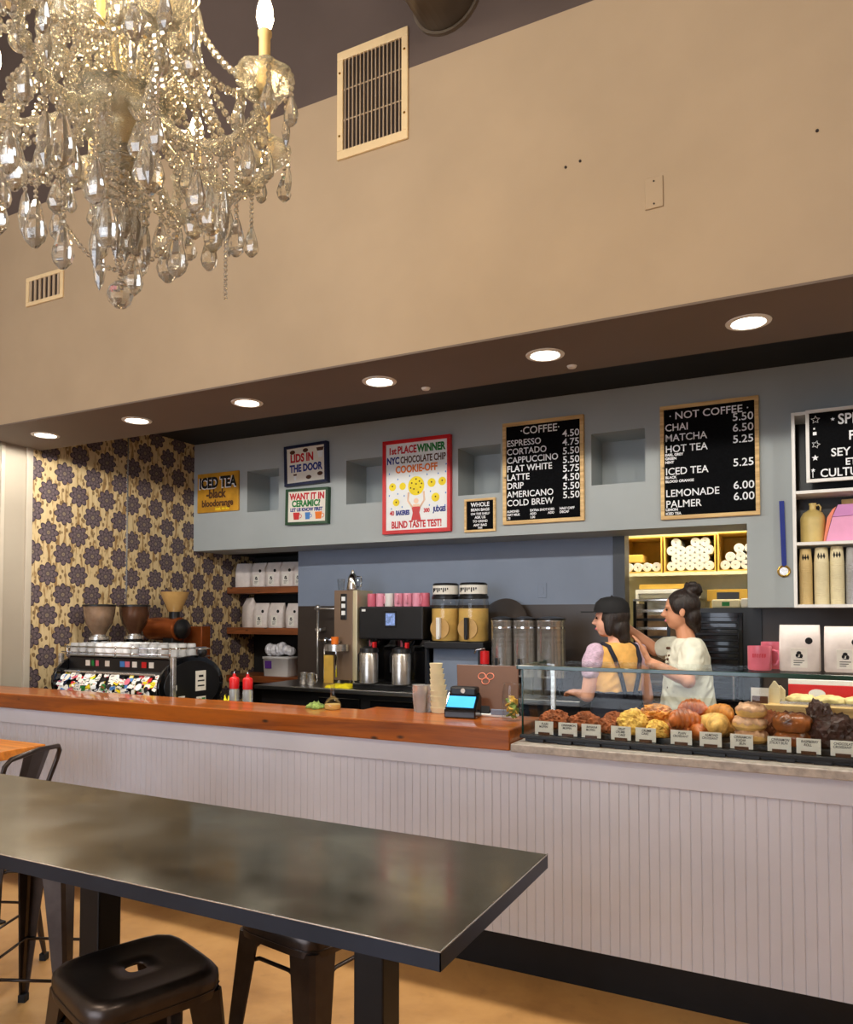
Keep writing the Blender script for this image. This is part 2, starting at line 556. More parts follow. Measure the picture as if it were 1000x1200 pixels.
def obj(name, mb, m, parent=None, bevel=0.0, sub=0):
    me = bpy.data.meshes.new(name)
    me.from_pydata(mb.v, [], mb.f)
    ms = m if isinstance(m, (list, tuple)) else [m]
    for q in ms:
        me.materials.append(M[q] if isinstance(q, str) else q)
    me.polygons.foreach_set('material_index', mb.mi)
    me.polygons.foreach_set('use_smooth', mb.sm)
    me.update()
    bm = bmesh.new()
    bm.from_mesh(me)
    bmesh.ops.recalc_face_normals(bm, faces=bm.faces)
    bm.to_mesh(me)
    bm.free()
    o = bpy.data.objects.new(name, me)
    COL.objects.link(o)
    if parent is not None:
        o.parent = parent
    if bevel:
        md = o.modifiers.new('bevel', 'BEVEL')
        md.width = bevel
        md.segments = 2
        md.limit_method = 'ANGLE'
        md.angle_limit = R(50)
    if sub:
        md = o.modifiers.new('subdivision', 'SUBSURF')
        md.levels = md.render_levels = sub
    return o


def tag(o, label, cat, group=None):
    o['label'] = label
    o['category'] = cat
    if group:
        o['group'] = group
    return o


def thing(name, label, cat, loc=(0, 0, 0), rz=0.0, group=None):
    o = bpy.data.objects.new(name, None)
    o.empty_display_size = 0.05
    COL.objects.link(o)
    o.location = loc
    o.rotation_euler = (0, 0, rz)
    return tag(o, label, cat, group)


def struct(name, mb, m, bevel=0.0):
    o = obj(name, mb, m, None, bevel)
    o['kind'] = 'structure'
    return o


def kids(o):
    return [c for c in bpy.data.objects if c.parent == o]


def dup(src, loc, rz=None, label=None):
    r = src.copy()
    COL.objects.link(r)
    r.location = loc
    if rz is not None:
        r.rotation_euler = (0, 0, rz)
    if label:
        r['label'] = label
    for ch in kids(src):
        c = ch.copy()
        COL.objects.link(c)
        c.parent = r
        for g in kids(ch):
            d = g.copy()
            COL.objects.link(d)
            d.parent = c
    return r

# ================================================================== THE SETTING
LX = -5.25            # left wall
FY = 3.2              # front plane of the counter and of the bulkhead above it
GY = 5.45             # front of the gray bulkhead over the back counter
BY = 5.9              # back wall
RX = 3.4
struct('floor', MB().box(LX - .1, RX + .1, -4, 8.1, -.06, 0), 'concrete')
struct('ceiling', MB().box(LX, RX, -4, 3.2, 6.2, 6.26), 'dark_paint')
struct('wall_front', MB().box(LX, RX, FY, 3.82, 2.872, 4.285), 'tan_paint')
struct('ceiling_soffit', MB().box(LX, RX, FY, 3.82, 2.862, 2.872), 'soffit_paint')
struct('wall_front_upper', MB().box(LX, RX, FY, 3.82, 4.285, 6.2), 'dark_paint')
struct('ceiling_rear', MB().box(LX, RX, 3.82, GY + .45, 3.235, 3.28), 'black_paint')
struct('wall_left', MB().box(LX - .1, LX, -4, 3.745, 0, 6.2), 'white_wall')
struct('wall_left_rear', MB().box(LX - .1, LX, 3.745, 6.4, 0, 3.28), 'wallpaper')
struct('wall_right', MB().box(RX, RX + .1, -4, 8.1, 0, 6.2), 'tan_paint')
b = MB().box(LX, RX, -4.1, -4, 0, .45).box(LX, RX, -4.1, -4, 3.7, 6.2).box(-.5, RX, -4.1, -4, .45, 3.7).box(LX, -4.9, -4.1, -4, .45, 3.7)
struct('wall_rear_unseen', b, 'tan_paint')  # unseen wall, its left opening shaped to let cool daylight in
b = MB()
for x in (-4.9, -3.45, -2.0, -.56):
    b.box(x, x + .06, -4.08, -4.02, .45, 3.7)
b.box(-4.84, -.56, -4.08, -4.02, .45, .51).box(-4.84, -.56, -4.08, -4.02, 3.64, 3.7).box(-4.84, -.56, -4.08, -4.02, 2.6, 2.66)
struct('added_window_1', b, 'black')  # unseen window frame, added with the opening to bring daylight from the left
struct('trim_1', MB().box(LX, LX + .018, 3.70, 3.75, 0.0, 2.862), 'casing', .003)
struct('trim_2', MB().box(LX, LX + .012, 3.50, 3.53, 0.0, 2.862), 'casing', .003)
struct('trim_3', MB().box(LX, LX + .006, 4.645, 4.66, .9, 3.2), 'steel')

# gray bulkhead with four square niches, and the lower gray block on the right
b = MB()
xs = [LX, -4.60, -4.238, -3.519, -3.156, -2.467, -2.105, -1.398, -1.013, -.355]
Z0, Z1, N0, N1 = 2.21, 3.235, 2.545, 2.925
for i in range(len(xs) - 1):
    if i % 2 == 0:
        b.box(xs[i], xs[i + 1], GY, BY, Z0, Z1)
    else:
        b.box(xs[i], xs[i + 1], GY, BY, Z0, N0).box(xs[i], xs[i + 1], GY, BY, N1, Z1).box(xs[i], xs[i + 1], GY + .33, BY, N0, N1)
b.box(-.355, RX, GY, BY, 1.65, Z1)
struct('wall_back_upper', b, 'gray_paint')
# back wall, kitchen opening, coffee shelf alcove
b = MB().box(-4.35, -1.345, BY, BY + .12, 0, 1.685)
b.k = 1
b.box(-4.35, -1.345, BY, BY + .12, 1.685, 2.30)
struct('wall_back', b, ['brown_tile', 'blue_gray'])
struct('wall_back_right', MB().box(-.295, RX, BY, BY + .12, 0, 1.66), 'brown_tile')
struct('wall_alcove', MB().box(-4.35, -4.30, BY + .12, 6.35, 0, 2.3).box(LX, -4.30, 6.35, 6.4, 0, 2.3).box(LX, -4.35, BY, 6.35, 2.21, 2.3), 'black_paint')
struct('trim_4', MB().box(-1.345, -1.255, BY - .02, BY + .14, 0, 2.245).box(-1.255, -.36, BY - .02, BY + .14, 2.245, 2.30).box(-.385, -.295, BY - .02, BY + .14, 0, 2.245), 'black')
struct('wall_kitchen_rear', MB().box(-2.2, .8, 7.95, 8.05, 0, 2.85), 'cream')
struct('wall_kitchen_left', MB().box(-1.92, -1.82, BY + .14, 7.95, 0, 2.85), 'cream')
struct('wall_kitchen_right', MB().box(.55, .65, BY + .14, 7.95, 0, 2.85), 'cream')
struct('ceiling_kitchen', MB().box(-1.92, .65, BY + .12, 8.0, 2.85, 2.9), 'white')
struct('wall_kitchen_header', MB().box(-1.92, .65, BY, BY + .1, 2.30, 2.85), 'cream')

# ================================================================== COUNTER
t = thing('service_counter', 'long white panelled service counter with black toe kick', 'counter', (0, 0, 0))
# beadboard: flat boards with a narrow v-groove between them
b = MB()
w, x = .0405, LX + .002
while x < RX - .003:
    x1 = min(x + w, RX - .002)
    b.add([(x, FY, .185), (x1 - .006, FY, .185), (x1 - .003, FY + .0035, .185), (x1, FY, .185),
           (x, FY, .905), (x1 - .006, FY, .905), (x1 - .003, FY + .0035, .905), (x1, FY, .905)],
          [(0, 1, 5, 4), (1, 2, 6, 5), (2, 3, 7, 6)])
    x = x1
b.add([(LX + .002, FY, .185), (RX - .002, FY, .185), (RX - .002, FY + .02, .185), (LX + .002, FY + .02, .185)], [(0, 1, 2, 3)])
obj('beadboard_panel', b, 'white_panel', t)
obj('apron_board', MB().box(LX + .002, RX - .002, FY - .014, FY + .03, .902, .999), 'white_panel', t, .003)
obj('toe_kick', MB().box(LX + .002, RX - .002, FY + .065, FY + .09, 0, .185), 'post', t)
obj('cabinet_body', MB().box(LX + .002, RX - .002, FY + .092, 4.0, .0, .898).box(LX + .002, RX - .002, FY + .022, FY + .04, .186, .9).box(LX + .002, -1.19, 3.40, 3.46, .9, 1.0).box(LX + .002, RX - .002, FY + .032, FY + .07, .9, .998).box(-1.19, RX - .002, 3.9, 3.95, .9, .998), 'black', t)
wc = obj('wood_countertop', MB().prism([(LX + .001, FY - .035), (-1.185, FY - .035), (-1.185, 3.63), (-2.14, 3.63), (-2.14, 3.49), (LX + .001, 3.49)], 1.0, 1.094, 'XY'), 'counter_wood', None, .006)
tag(wc, 'thick orange pine bar top along the left of the white counter', 'countertop')
sl = obj('stone_ledge', MB().box(-1.178, RX - .001, FY - .045, 3.95, .999, 1.034), 'stone', None, .004)
tag(sl, 'grey stone ledge under the glass pastry case', 'ledge')

# side counter along the papered wall and back counter
t = thing('side_counter', 'black side counter along the papered wall behind the espresso machine', 'counter', (0, 0, 0))
obj('worktop', MB().box(LX + .005, -4.62, 4.02, 5.15, .86, .9), 'steel_h', t, .004)
obj('cabinet_body', MB().box(LX + .005, -4.66, 4.02, 5.12, 0, .86), 'black', t)
t = thing('back_counter', 'stainless topped back counter below the blue gray wall', 'counter', (0, 0, 0))
obj('worktop', MB().box(-4.28, -1.42, 5.18, BY - .005, .965, 1.0), 'steel_h', t, .004)
obj('cabinet_body', MB().box(-4.26, -1.44, 5.26, BY - .01, 0, .965), 'black', t)
for x in (-3.45, -2.95, -2.45, -1.95):
    obj('drawer', MB().box(x - .2, x + .2, 5.238, 5.262, .70, .92), 'black_gloss', t, .004)

# ================================================================== BULKHEAD: VENTS, PLATE, SCREWS, DUCT, DOWNLIGHTS
t = thing('wall_vent', 'large cream return-air grille on the line between tan and dark wall', 'vent', (-1.917, FY, 3.93))
W, H = .412, .563
b = MB()
for x0, x1, z0, z1 in ((-W / 2, W / 2, 0, .045), (-W / 2, W / 2, H - .045, H), (-W / 2, -W / 2 + .035, .045, H - .045), (W / 2 - .035, W / 2, .045, H - .045)):
    b.box(x0, x1, -.014, 0, z0, z1)
obj('frame', b, 'vent', t, .003)
obj('backing', MB().box(-W / 2 + .03, W / 2 - .03, -.002, 0, .04, H - .04), 'vent_dark', t)
for i in range(15):
    x = -W / 2 + .048 + i * (W - .096) / 14
    obj('slat', MB().box(x - .0025, x + .0025, -.012, -.003, .045, H - .045), 'slat', t)
obj('cross_rod', MB().box(-W / 2 + .035, W / 2 - .035, -.006, -.003, .2, .206).box(-W / 2 + .035, W / 2 - .035, -.006, -.003, .36, .366), 'slat', t)
obj('screw', MB().cyl((-W / 2 + .017, -.014, .12), .006, .003, 8, 'Y').cyl((W / 2 - .017, -.014, .13), .006, .003, 8, 'Y').cyl((-W / 2 + .017, -.014, .45), .006, .003, 8, 'Y').cyl((W / 2 - .017, -.014, .45), .006, .003, 8, 'Y'), 'brass', t)
t = thing('wall_vent', 'small cream wall grille low on the tan wall under the chandelier', 'vent', (-4.378, FY, 3.62))
W, H = .36, .19
b = MB()
for x0, x1, z0, z1 in ((-W / 2, W / 2, 0, .026), (-W / 2, W / 2, H - .026, H), (-W / 2, -W / 2 + .03, .026, H - .026), (W / 2 - .03, W / 2, .026, H - .026)):
    b.box(x0, x1, -.012, 0, z0, z1)
obj('frame', b, 'vent', t, .003)
obj('backing', MB().box(-W / 2 + .02, W / 2 - .02, -.002, 0, .02, H - .02), 'vent_dark', t)
for i in range(7):
    x = -W / 2 + .045 + i * (W - .09) / 6
    obj('slat', MB().box(x - .010, x + .010, -.010, -.003, .024, H - .024), 'slat', t)
t = thing('blank_plate', 'blank tan cover plate on the upper tan wall', 'cover plate', (-.547, FY, 3.362))
obj('plate', MB().box(-.037, .037, -.008, 0, -.066, .066), 'tan_paint', t, .003)
obj('screw', MB().cyl((0, -.008, .048), .004, .002, 8, 'Y').cyl((0, -.008, -.048), .004, .002, 8, 'Y'), 'vent_dark', t)
for x, z, l in ((-.925, 3.575, 'left of the pair of small screws in the tan wall'), (-.86, 3.585, 'right of the pair of small screws in the tan wall'), (.06, 3.45, 'lone small screw at the right end of the tan wall')):
    tag(obj('wall_screw', MB().cyl((x, FY, z), .006, .004, 8, 'Y'), 'vent_dark'), l, 'screw')
t = thing('air_duct', 'round grey air duct running into the dark upper wall', 'duct', (-1.50, FY, 4.56))
obj('pipe', MB().tube([(0, 0, 0), (0, -.6, 0), (0, -1.0, 0), (0, -1.12, .03), (0, -1.22, .13), (0, -1.25, .25), (0, -1.25, 1.0), (0, -1.25, 1.63)], .165, 32), 'duct', t)
obj('wall_collar', MB().lathe([(.165, .0), (.18, .0), (.18, .02), (.166, .02)], (0, 0, 0), 32, 'Y'), 'duct', t)
obj('seam_ring', MB().lathe([(.166, .35), (.172, .355), (.172, .365), (.166, .37)], (0, 0, 0), 32, 'Y'), 'duct', t)

PLACE = ('far left, above the white wall edge', 'second from the left, over the papered wall', 'third from the left, left of the ceramic sign',
         'fourth from the left, above the red poster', 'fifth from the left, right of the coffee menu', 'largest, above the tea menu')
t0 = thing('downlight', 'recessed soffit downlight, ' + PLACE[0], 'downlight', (CAN_X[0], 3.5, 2.862), 0, 'recessed downlights in the soffit')
obj('trim_ring', MB().lathe([(.068, .004), (.072, -.006), (.092, -.004), (.094, 0), (.068, .0)], (0, 0, 0), 32), 'white', t0)
obj('diffuser', MB().lathe([(0, -.001), (.068, -.001), (.068, .001)], (0, 0, 0), 32), 'glow', t0)
for i in range(1, 6):
    dup(t0, (CAN_X[i], 3.5, 2.862), None, 'recessed soffit downlight, ' + PLACE[i])
for x in (-1.88, -1.05):
    tag(obj('soffit_dot', MB().lathe([(0, -.012), (.02, -.010), (.026, 0)], (x, 3.72, 2.862), 16), 'white'),
        'tiny white fitting on the soffit ' + ('above the red poster' if x < -1.5 else 'above the coffee menu'), 'fitting')

# ================================================================== SIGNS ON THE BULKHEAD


def frame(t, w, h, fw, m, d=.03, fm='felt'):
    b = MB()
    for x0, x1, z0, z1 in ((-w / 2, w / 2, 0, fw), (-w / 2, w / 2, h - fw, h), (-w / 2, -w / 2 + fw, fw, h - fw), (w / 2 - fw, w / 2, fw, h - fw)):
        b.box(x0, x1, -d, 0, z0, z1)
    obj('frame', b, m, t, .002)
    obj('panel', MB().box(-w / 2 + fw * .5, w / 2 - fw * .5, -d + .012, -.001, fw * .5, h - fw * .5), fm, t)
    return -d + .0115


def rows(t, y, items, m='letter', name='lettering'):
    b = MB()
    for it in items:
        txt, x, z, s = it[:4]
        al = it[4] if len(it) > 4 else 'LEFT'
        wx = it[5] if len(it) > 5 else 1.0
        b.text(txt, x, z, s, y, al, wx, .001, it[6] if len(it) > 6 else .0)
    return obj(name, b, m, t)


# coffee menu
t = thing('menu_board', 'black letter board in pale oak frame headed COFFEE', 'menu board', (-1.763, GY, 2.29))
w, h = .632, .782
y = frame(t, w, h, .028, 'pale_oak')
L, Rr = -.285, .283
names = ['ESPRESSO', 'CORTADO', 'CAPPUCCINO', 'FLAT WHITE', 'LATTE', 'DRIP', 'AMERICANO', 'COLD BREW']
price = ['4.50', '4.75', '5.50', '5.50', '5.75', '4.50', '5.50', '5.50']
it = [('·COFFEE·', -.02, h - .098, .080, 'CENTER', .98, .0006)]
for i, (a, p) in enumerate(zip(names, price)):
    it.append((a, L, h - .182 - i * .0655, .068, 'LEFT', .94, .0006))
    it.append((p, Rr, h - .150 - i * .0655, .072, 'RIGHT', 1.04, .0006))
for x0, q in ((L, ['ALMOND', 'OAT MILK', '.75']), (-.10, ['EXTRA SHOT', 'ADD', '1.00']), (.04, ['ICED', 'ADD']), (.13, ['HALF CAFF', 'DECAF'])):
    for j, s in enumerate(q):
        it.append((s, x0, .092 - j * .026, .024, 'LEFT', .95, .0008))
rows(t, y, it)
# tea menu
t = thing('menu_board', 'black letter board in pale oak frame headed NOT COFFEE', 'menu board', (-.588, GY, 2.262))
w, h = .634, .795
y = frame(t, w, h, .026, 'pale_oak')
it = [('· NOT COFFEE ·', 0, h - .098, .072, 'CENTER', 1.02, .0006)]
for a, p, z in (('CHAI', '5.50', .165), ('MATCHA', '6.50', .238), ('HOT TEA', '5.25', .315), ('ICED TEA', '5.25', .472), ('LEMONADE', '6.00', .625), ('PALMER', '6.00', .70)):
    it.append((a, -.285, h - z - .012, .070, 'LEFT', .95, .0006))
    it.append((p, .285, h - z + .012, .074, 'RIGHT', 1.04, .0006))
for s, z in (('EARL GREY', .352), ('GREEN', .378), ('MINT', .404), ('BLACK', .510), ('BLOOD ORANGE', .538), ('LEMON', .735), ('ICED TEA', .762)):
    it.append((s, -.285, h - z, .024, 'LEFT', 1.0, .001))
rows(t, y, it)
# small letter board
t = thing('menu_board', 'small square black letter board between the red poster and the coffee menu', 'menu board', (-2.275, GY, 2.248))
w, h = .262, .262
y = frame(t, w, h, .018, 'pale_oak', .02)
rows(t, y, [('WHOLE', 0, .200, .046, 'CENTER', .95, .001), ('BEAN BAGS', 0, .165, .030, 'CENTER', 1, .0008), ('ON THE SHELF', 0, .135, .024, 'CENTER', 1, .0006), ('ASK US', 0, .106, .028, 'CENTER', 1, .0008),
            ('TO GRIND', 0, .076, .026, 'CENTER', 1, .0006), ('ANY BAG', 0, .046, .026, 'CENTER', 1, .0008), ('FREE', .0, .026, .018, 'CENTER', 1, .0006)])
# iced tea board
t = thing('painted_sign', 'amber painted ICED TEA sign at the left end of the gray bulkhead', 'sign', (-4.937, GY, 2.568))
obj('board', MB().box(-.25, .25, -.022, 0, 0, .372), 'amber_sign', t, .004)
rows(t, -.0235, [('ICED TEA', 0, .235, .135, 'CENTER', .78, .006)], 'black_text')
rows(t, -.0228, [('ICED TEA', -.008, .229, .135, 'CENTER', .78, .009)], 'letter', 'letter_shadow')
rows(t, -.0235, [('-black', -.02, .135, .115, 'CENTER', .85, .004), ('bloodorange', 0, .055, .088, 'CENTER', .85, .003)], 'brown_text')
rows(t, -.0235, [('iced, no ice', .06, .018, .04, 'CENTER', .9, .001)], 'yellow_cookie')


def disc(b, x, z, r, y, n=20, sx=1.0):
    b.prism([(x + r * sx * math.cos(2 * PI * i / n), z + r * math.sin(2 * PI * i / n)) for i in range(n)], y, y - .0012)


# lids sign
t = thing('painted_sign', 'square blue framed sign about lids in the door', 'sign', (-3.912, GY, 2.742), 0)
t.rotation_euler = (0, R(-1.5), 0)
y = frame(t, .455, .36, .026, 'navy', .05, 'sign_white')
rows(t, y, [('LIDS IN', -.04, .212, .098, 'CENTER', .78, .004)], 'red_text')
rows(t, y, [('THE DOOR', .0, .124, .088, 'CENTER', .76, .004)], 'blue_text')
b = MB()
for x, z in ((-.14, .30), (.0, .305), (.03, .065), (.15, .085)):
    disc(b, x, z, .018, y, 14, 1.6)
b.prism([(.115, .315), (.195, .315), (.185, .285), (.125, .285)], y, y - .0012)
b.prism([(-.135, .105), (-.095, .105), (-.1, .09), (-.13, .09)], y, y - .0012)
obj('painted_lids', b, 'brown_text', t)
b = MB()
b.prism([(.125, .283), (.185, .283), (.175, .225), (.135, .225)], y, y - .001).prism([(-.13, .088), (-.1, .088), (-.105, .05), (-.125, .05)], y, y - .001)
obj('painted_cups', b, 'poster', t)
# ceramic sign
t = thing('painted_sign', 'square green framed sign about ceramic with three painted mugs', 'sign', (-3.905, GY, 2.392), 0)
t.rotation_euler = (0, R(1), 0)
y = frame(t, .45, .318, .024, 'green_frame', .05, 'sign_white')
rows(t, y, [('WANT IT IN', .0, .222, .078, 'CENTER', .85, .0035)], 'red_text')
rows(t, y, [('CERAMIC?', -.01, .160, .078, 'CENTER', .85, .0035)], 'green_text')
rows(t, y, [('LET US KNOW FIRST', -.005, .118, .042, 'CENTER', .88, .002)], 'blue_text')
for x, s, m in ((-.11, 1.0, 'red'), (.01, .8, 'blue_pale_text'), (.125, 1.05, 'orange_text')):
    b = MB()
    b.prism([(x - .035 * s, .1 + .008 * s), (x + .035 * s, .1 + .008 * s), (x + .027 * s, .045), (x - .027 * s, .045)], y, y - .0012)
    b.tube([(x + (.034 + .022 * math.sin(a)) * s, y - .001, .075 + .017 * s * math.cos(a)) for a in [i * PI / 6 for i in range(7)]], .003, 4)
    obj('painted_mug', b, m, t)
# red framed poster
t = thing('framed_poster', 'tall red framed poster about a cookie contest', 'poster', (-2.828, GY, 2.265), 0)
w, h = .622, .775
y = frame(t, w, h, .03, 'red', .04, 'poster')
rows(t, y, [('1st', -.222, .662, .075, 'CENTER', .8, .003), ('PLACE', -.085, .662, .085, 'CENTER', .72, .003)], 'red_text')
rows(t, y, [('WINNER', .135, .662, .085, 'CENTER', .74, .004)], 'green_text')
rows(t, y, [('NYC', -.215, .580, .078, 'CENTER', .72, .003)], 'blue_text')
rows(t, y, [('CHOCOLATE CHIP', .06, .580, .078, 'CENTER', .62, .002)], 'brown_text')
rows(t, y, [('COOKIE-OFF', .0, .502, .082, 'CENTER', .80, .003)], 'orange_text')
b = MB()
disc(b, .0, .385, .078, y, 28, .95)
obj('painted_large_cookie', b, 'yellow_cookie', t)
for x, z, r in ((-.22, .39, .033), (-.125, .39, .030), (.14, .40, .036), (.235, .405, .034), (-.185, .26, .031), (.175, .28, .036)):
    b = MB()
    disc(b, x, z, r, y, 18)
    obj('painted_cookie', b, 'yellow_cookie', t)
b = MB()
for x, z in ((-.04, .41), (.03, .42), (-.02, .36), (.04, .37), (.0, .40), (-.05, .37), (.02, .33), (.05, .40), (-.22, .395), (.14, .405), (.235, .41), (-.185, .262), (.175, .285), (.0, .44)):
    disc(b, x, z, .007, y - .0013, 8)
obj('painted_chips', b, 'brown_text', t)
b = MB()
disc(b, .0, .262, .022, y, 14)
b.prism([(-.03, .235), (.03, .235), (.03, .2), (-.03, .2)], y, y - .0011)
b.tube([(-.035, y, .21), (-.075, y, .265), (-.07, y, .335)], .008, 5).tube([(.035, y, .21), (.075, y, .265), (.07, y, .335)], .008, 5)
obj('painted_figure', b, 'skin_print', t)
obj('painted_dress', MB().prism([(-.042, .215), (.042, .215), (.03, .165), (.045, .105), (-.045, .105), (-.03, .165)], y - .0012, y - .0024), 'red', t)
rows(t, y, [('40', -.225, .155, .052, 'CENTER', .8, .002), ('300', .095, .165, .045, 'CENTER', .8, .002)], 'red_text')
rows(t, y, [('BAKERIES', -.125, .155, .052, 'CENTER', .58, .003), ('JUDGES', .21, .165, .052, 'CENTER', .62, .003)], 'blue_text')
rows(t, y, [('BLIND TASTE TEST!', 0, .048, .078, 'CENTER', .68, .003)], 'red_text')
b = MB()
random.seed(4)
for x, z in ((-.25, .5), (-.17, .45), (-.06, .47), (.1, .47), (.2, .47), (.27, .54), (.265, .48), (-.25, .32), (-.17, .33), (-.11, .31), (.13, .33), (.265, .31), (-.23, .21), (-.13, .22), (.12, .22), (.19, .21), (.26, .21)):
    b.prism([(x - .006, z), (x, z - .009), (x + .006, z), (x, z + .009)], y, y - .001)
obj('painted_confetti', b, 'blue_pale_text', t)

# medal on a ribbon
t = thing('medal', 'gold medal on a blue ribbon hung on the gray wall', 'medal', (-.136, GY, 1.885))
obj('ribbon', MB().prism([(-.022, .46), (.008, .46), (.016, .04), (.0, .03), (-.012, .04)], -.012, -.004).cyl((-.008, -.0, .455), .006, .014, 8, 'Y'), 'blue_ribbon', t)
obj('disc', MB().lathe([(0, .0), (.036, .0), (.040, .003), (.040, .008), (.034, .010), (.031, .008), (0, .008)], (0, -.002, 0), 28, 'Y'), 'brass', t)
obj('face', MB().lathe([(0, .0), (.027, .0), (.026, .002), (0, .002)], (0, -.0102, 0), 24, 'Y'), 'steel', t)

# ------------------------------------------------------------------ white wall shelf at the right
t = thing('wall_shelf', 'white open box shelf on the right of the gray wall', 'shelf', (-.076, GY, 1.645))
D = .26
H = 1.212
obj('side_panel', MB().box(0, .02, -D, 0, 0, H), 'white', t, .002)
obj('side_panel', MB().box(1.2, 1.22, -D, 0, 0, H), 'white', t, .002)
for z in (0, .384, .702, H - .02):
    obj('shelf_board', MB().box(.02, 1.2, -D, 0, z, z + .02), 'white', t, .002)
obj('back_panel', MB().box(.02, 1.2, -.008, -.001, .02, H - .02), 'black', t)
SX, SZ, SY = -.076, 1.645, GY - .26


def star(b, x, z, r, y, hollow=False, rot=0.0, d=.0015):
    p = [(x + (r if i % 2 == 0 else r * .45) * math.sin(PI * i / 5 + rot), z + (r if i % 2 == 0 else r * .45) * math.cos(PI * i / 5 + rot)) for i in range(10)]
    if not hollow:
        b.prism(p, y, y - d)
    else:
        b.tube([(a, y, c) for a, c in p], r * .09, 4, True)


t = thing('menu_board', 'white framed black letter board of specials with stars, inside the top of the white shelf', 'menu board', (SX + .56, SY - .002, SZ + .765))
w, h = .96, .447
y = frame(t, w, h, .02, 'white', .025)
x0 = -w / 2 + .02
rows(t, y, [('SPECIALS', x0 + .155, .345, .088, 'LEFT', .86, .0015), ('PSL', x0 + .21, .245, .078, 'LEFT', .9, .0015), ('SEY ROAST', x0 + .115, .152, .070, 'LEFT', .95, .001),
            ('ETHIOPIA', x0 + .19, .094, .058, 'LEFT', .95, .001), ('CULTURED', x0 + .055, .030, .070, 'LEFT', .9, .001)])
b = MB()
star(b, x0 + .035, .385, .024, y, True)
star(b, x0 + .128, .378, .012, y)
b.box(x0 + .022, x0 + .032, y - .0015, y, .325, .335).box(x0 + .02, x0 + .04, y - .0015, y, .290, .310)
star(b, x0 + .035, .232, .024, y, True, .3)
star(b, x0 + .03, .150, .020, y)
star(b, x0 + .018, .075, .013, y)
b.box(x0 + .014, x0 + .018, y - .0015, y, .03, .066)
obj('stars', b, 'letter', t)

t = thing('growler_jug', 'tan ceramic jug on the middle of the white shelf', 'jug', (SX + .112, SY + .12, SZ + .404))
obj('body', MB().lathe([(0, 0), (.064, 0), (.070, .006), (.071, .15), (.068, .165), (.055, .19), (.030, .205), (.019, .213), (.0185, .238), (.022, .24), (.022, .25), (.014, .25), (.0, .245)], (0, 0, 0), 32), 'jug', t)
obj('handle', MB().tube([(.018, 0, .235), (.035, 0, .24), (.045, 0, .225), (.042, 0, .2)], .005, 6), 'jug', t)
t = thing('gable_box', 'pink cardboard box with sloping side beside the tan jug', 'box', (SX + .28, SY + .12, SZ + .404))
obj('carton', MB().prism([(-.10, 0), (.16, 0), (.16, .155), (-.062, .15)], -.08, .08), 'pink_card', t, .002)
obj('lid', MB().prism([(-.062, .152), (.16, .157), (.15, .225), (-.03, .225)], -.078, .078), 'mauve_card', t, .002)
obj('side_flap', MB().prism([(-.112, 0), (-.102, 0), (-.065, .15), (-.04, .215), (-.06, .2), (-.09, .15)], -.07, .082), 'salmon', t)
tag(obj('carton_box', MB().box(SX + .275, SX + .37, SY + .205, SY + .245, SZ + .404, SZ + .68), 'jug', None, .002), 'small tan box behind the pink box on the white shelf', 'box')


def cup_stack(x, r, h, n, m, label, sleeve=False):
    t = thing('cup_stack', label, 'cups', (x, SY + .09, SZ + .021), 0, 'stacks of cups on the white shelf')
    k = h / n
    for i in range(n):
        z = i * k
        obj('cup', MB().lathe([(r * 1.0, z), (r * 1.06, z + .001), (r * 1.06, z + .005), (r * 1.0, z + .006), (r * .985, z + k)], (0, 0, 0), 20), m, t)
    obj('top_cup', MB().lathe([(r, h), (r * .86, h + .085), (r * .80, h + .086), (r * .79, h + .082), (0, h + .082)], (0, 0, 0), 20), m, t)
    if sleeve:
        b = MB()
        for a0 in (-2.0, -1.6, -1.2):
            pts = [((r * .955) * math.cos(a0 + d), (r * .955) * math.sin(a0 + d), h + zz) for d, zz in ((-.1, .03), (0, .05), (.1, .03), (.0, .015))]
            b.tube(pts, .0035, 4, True)
        obj('cup_print', b, 'black_text', t)
    return t


cup_stack(SX + .068, .036, .26, 26, 'kraft', 'narrow kraft paper cup stack, left end of the bottom white shelf', True)
cup_stack(SX + .155, .041, .265, 24, 'kraft_light', 'pale bamboo print cup stack, second on the bottom white shelf', True)
cup_stack(SX + .240, .039, .27, 24, 'kraft_light', 'cup stack under clear wrap, third on the bottom white shelf', True)
cup_stack(SX + .322, .036, .26, 20, 'tumbler', 'clear plastic cup stack at the right edge of the bottom white shelf')

# ------------------------------------------------------------------ alcove shelves and coffee bags
AZ = (1.88, 1.475, 1.0)
for z, l in zip(AZ, ('top', 'middle', 'bottom')):
    tag(obj('alcove_shelf', MB().box(LX + .003, -4.352, BY + .02, 6.346, z - .065, z), 'shelf_wood', None, .004), l + ' thick brown wood shelf of the coffee bag alcove', 'shelf')


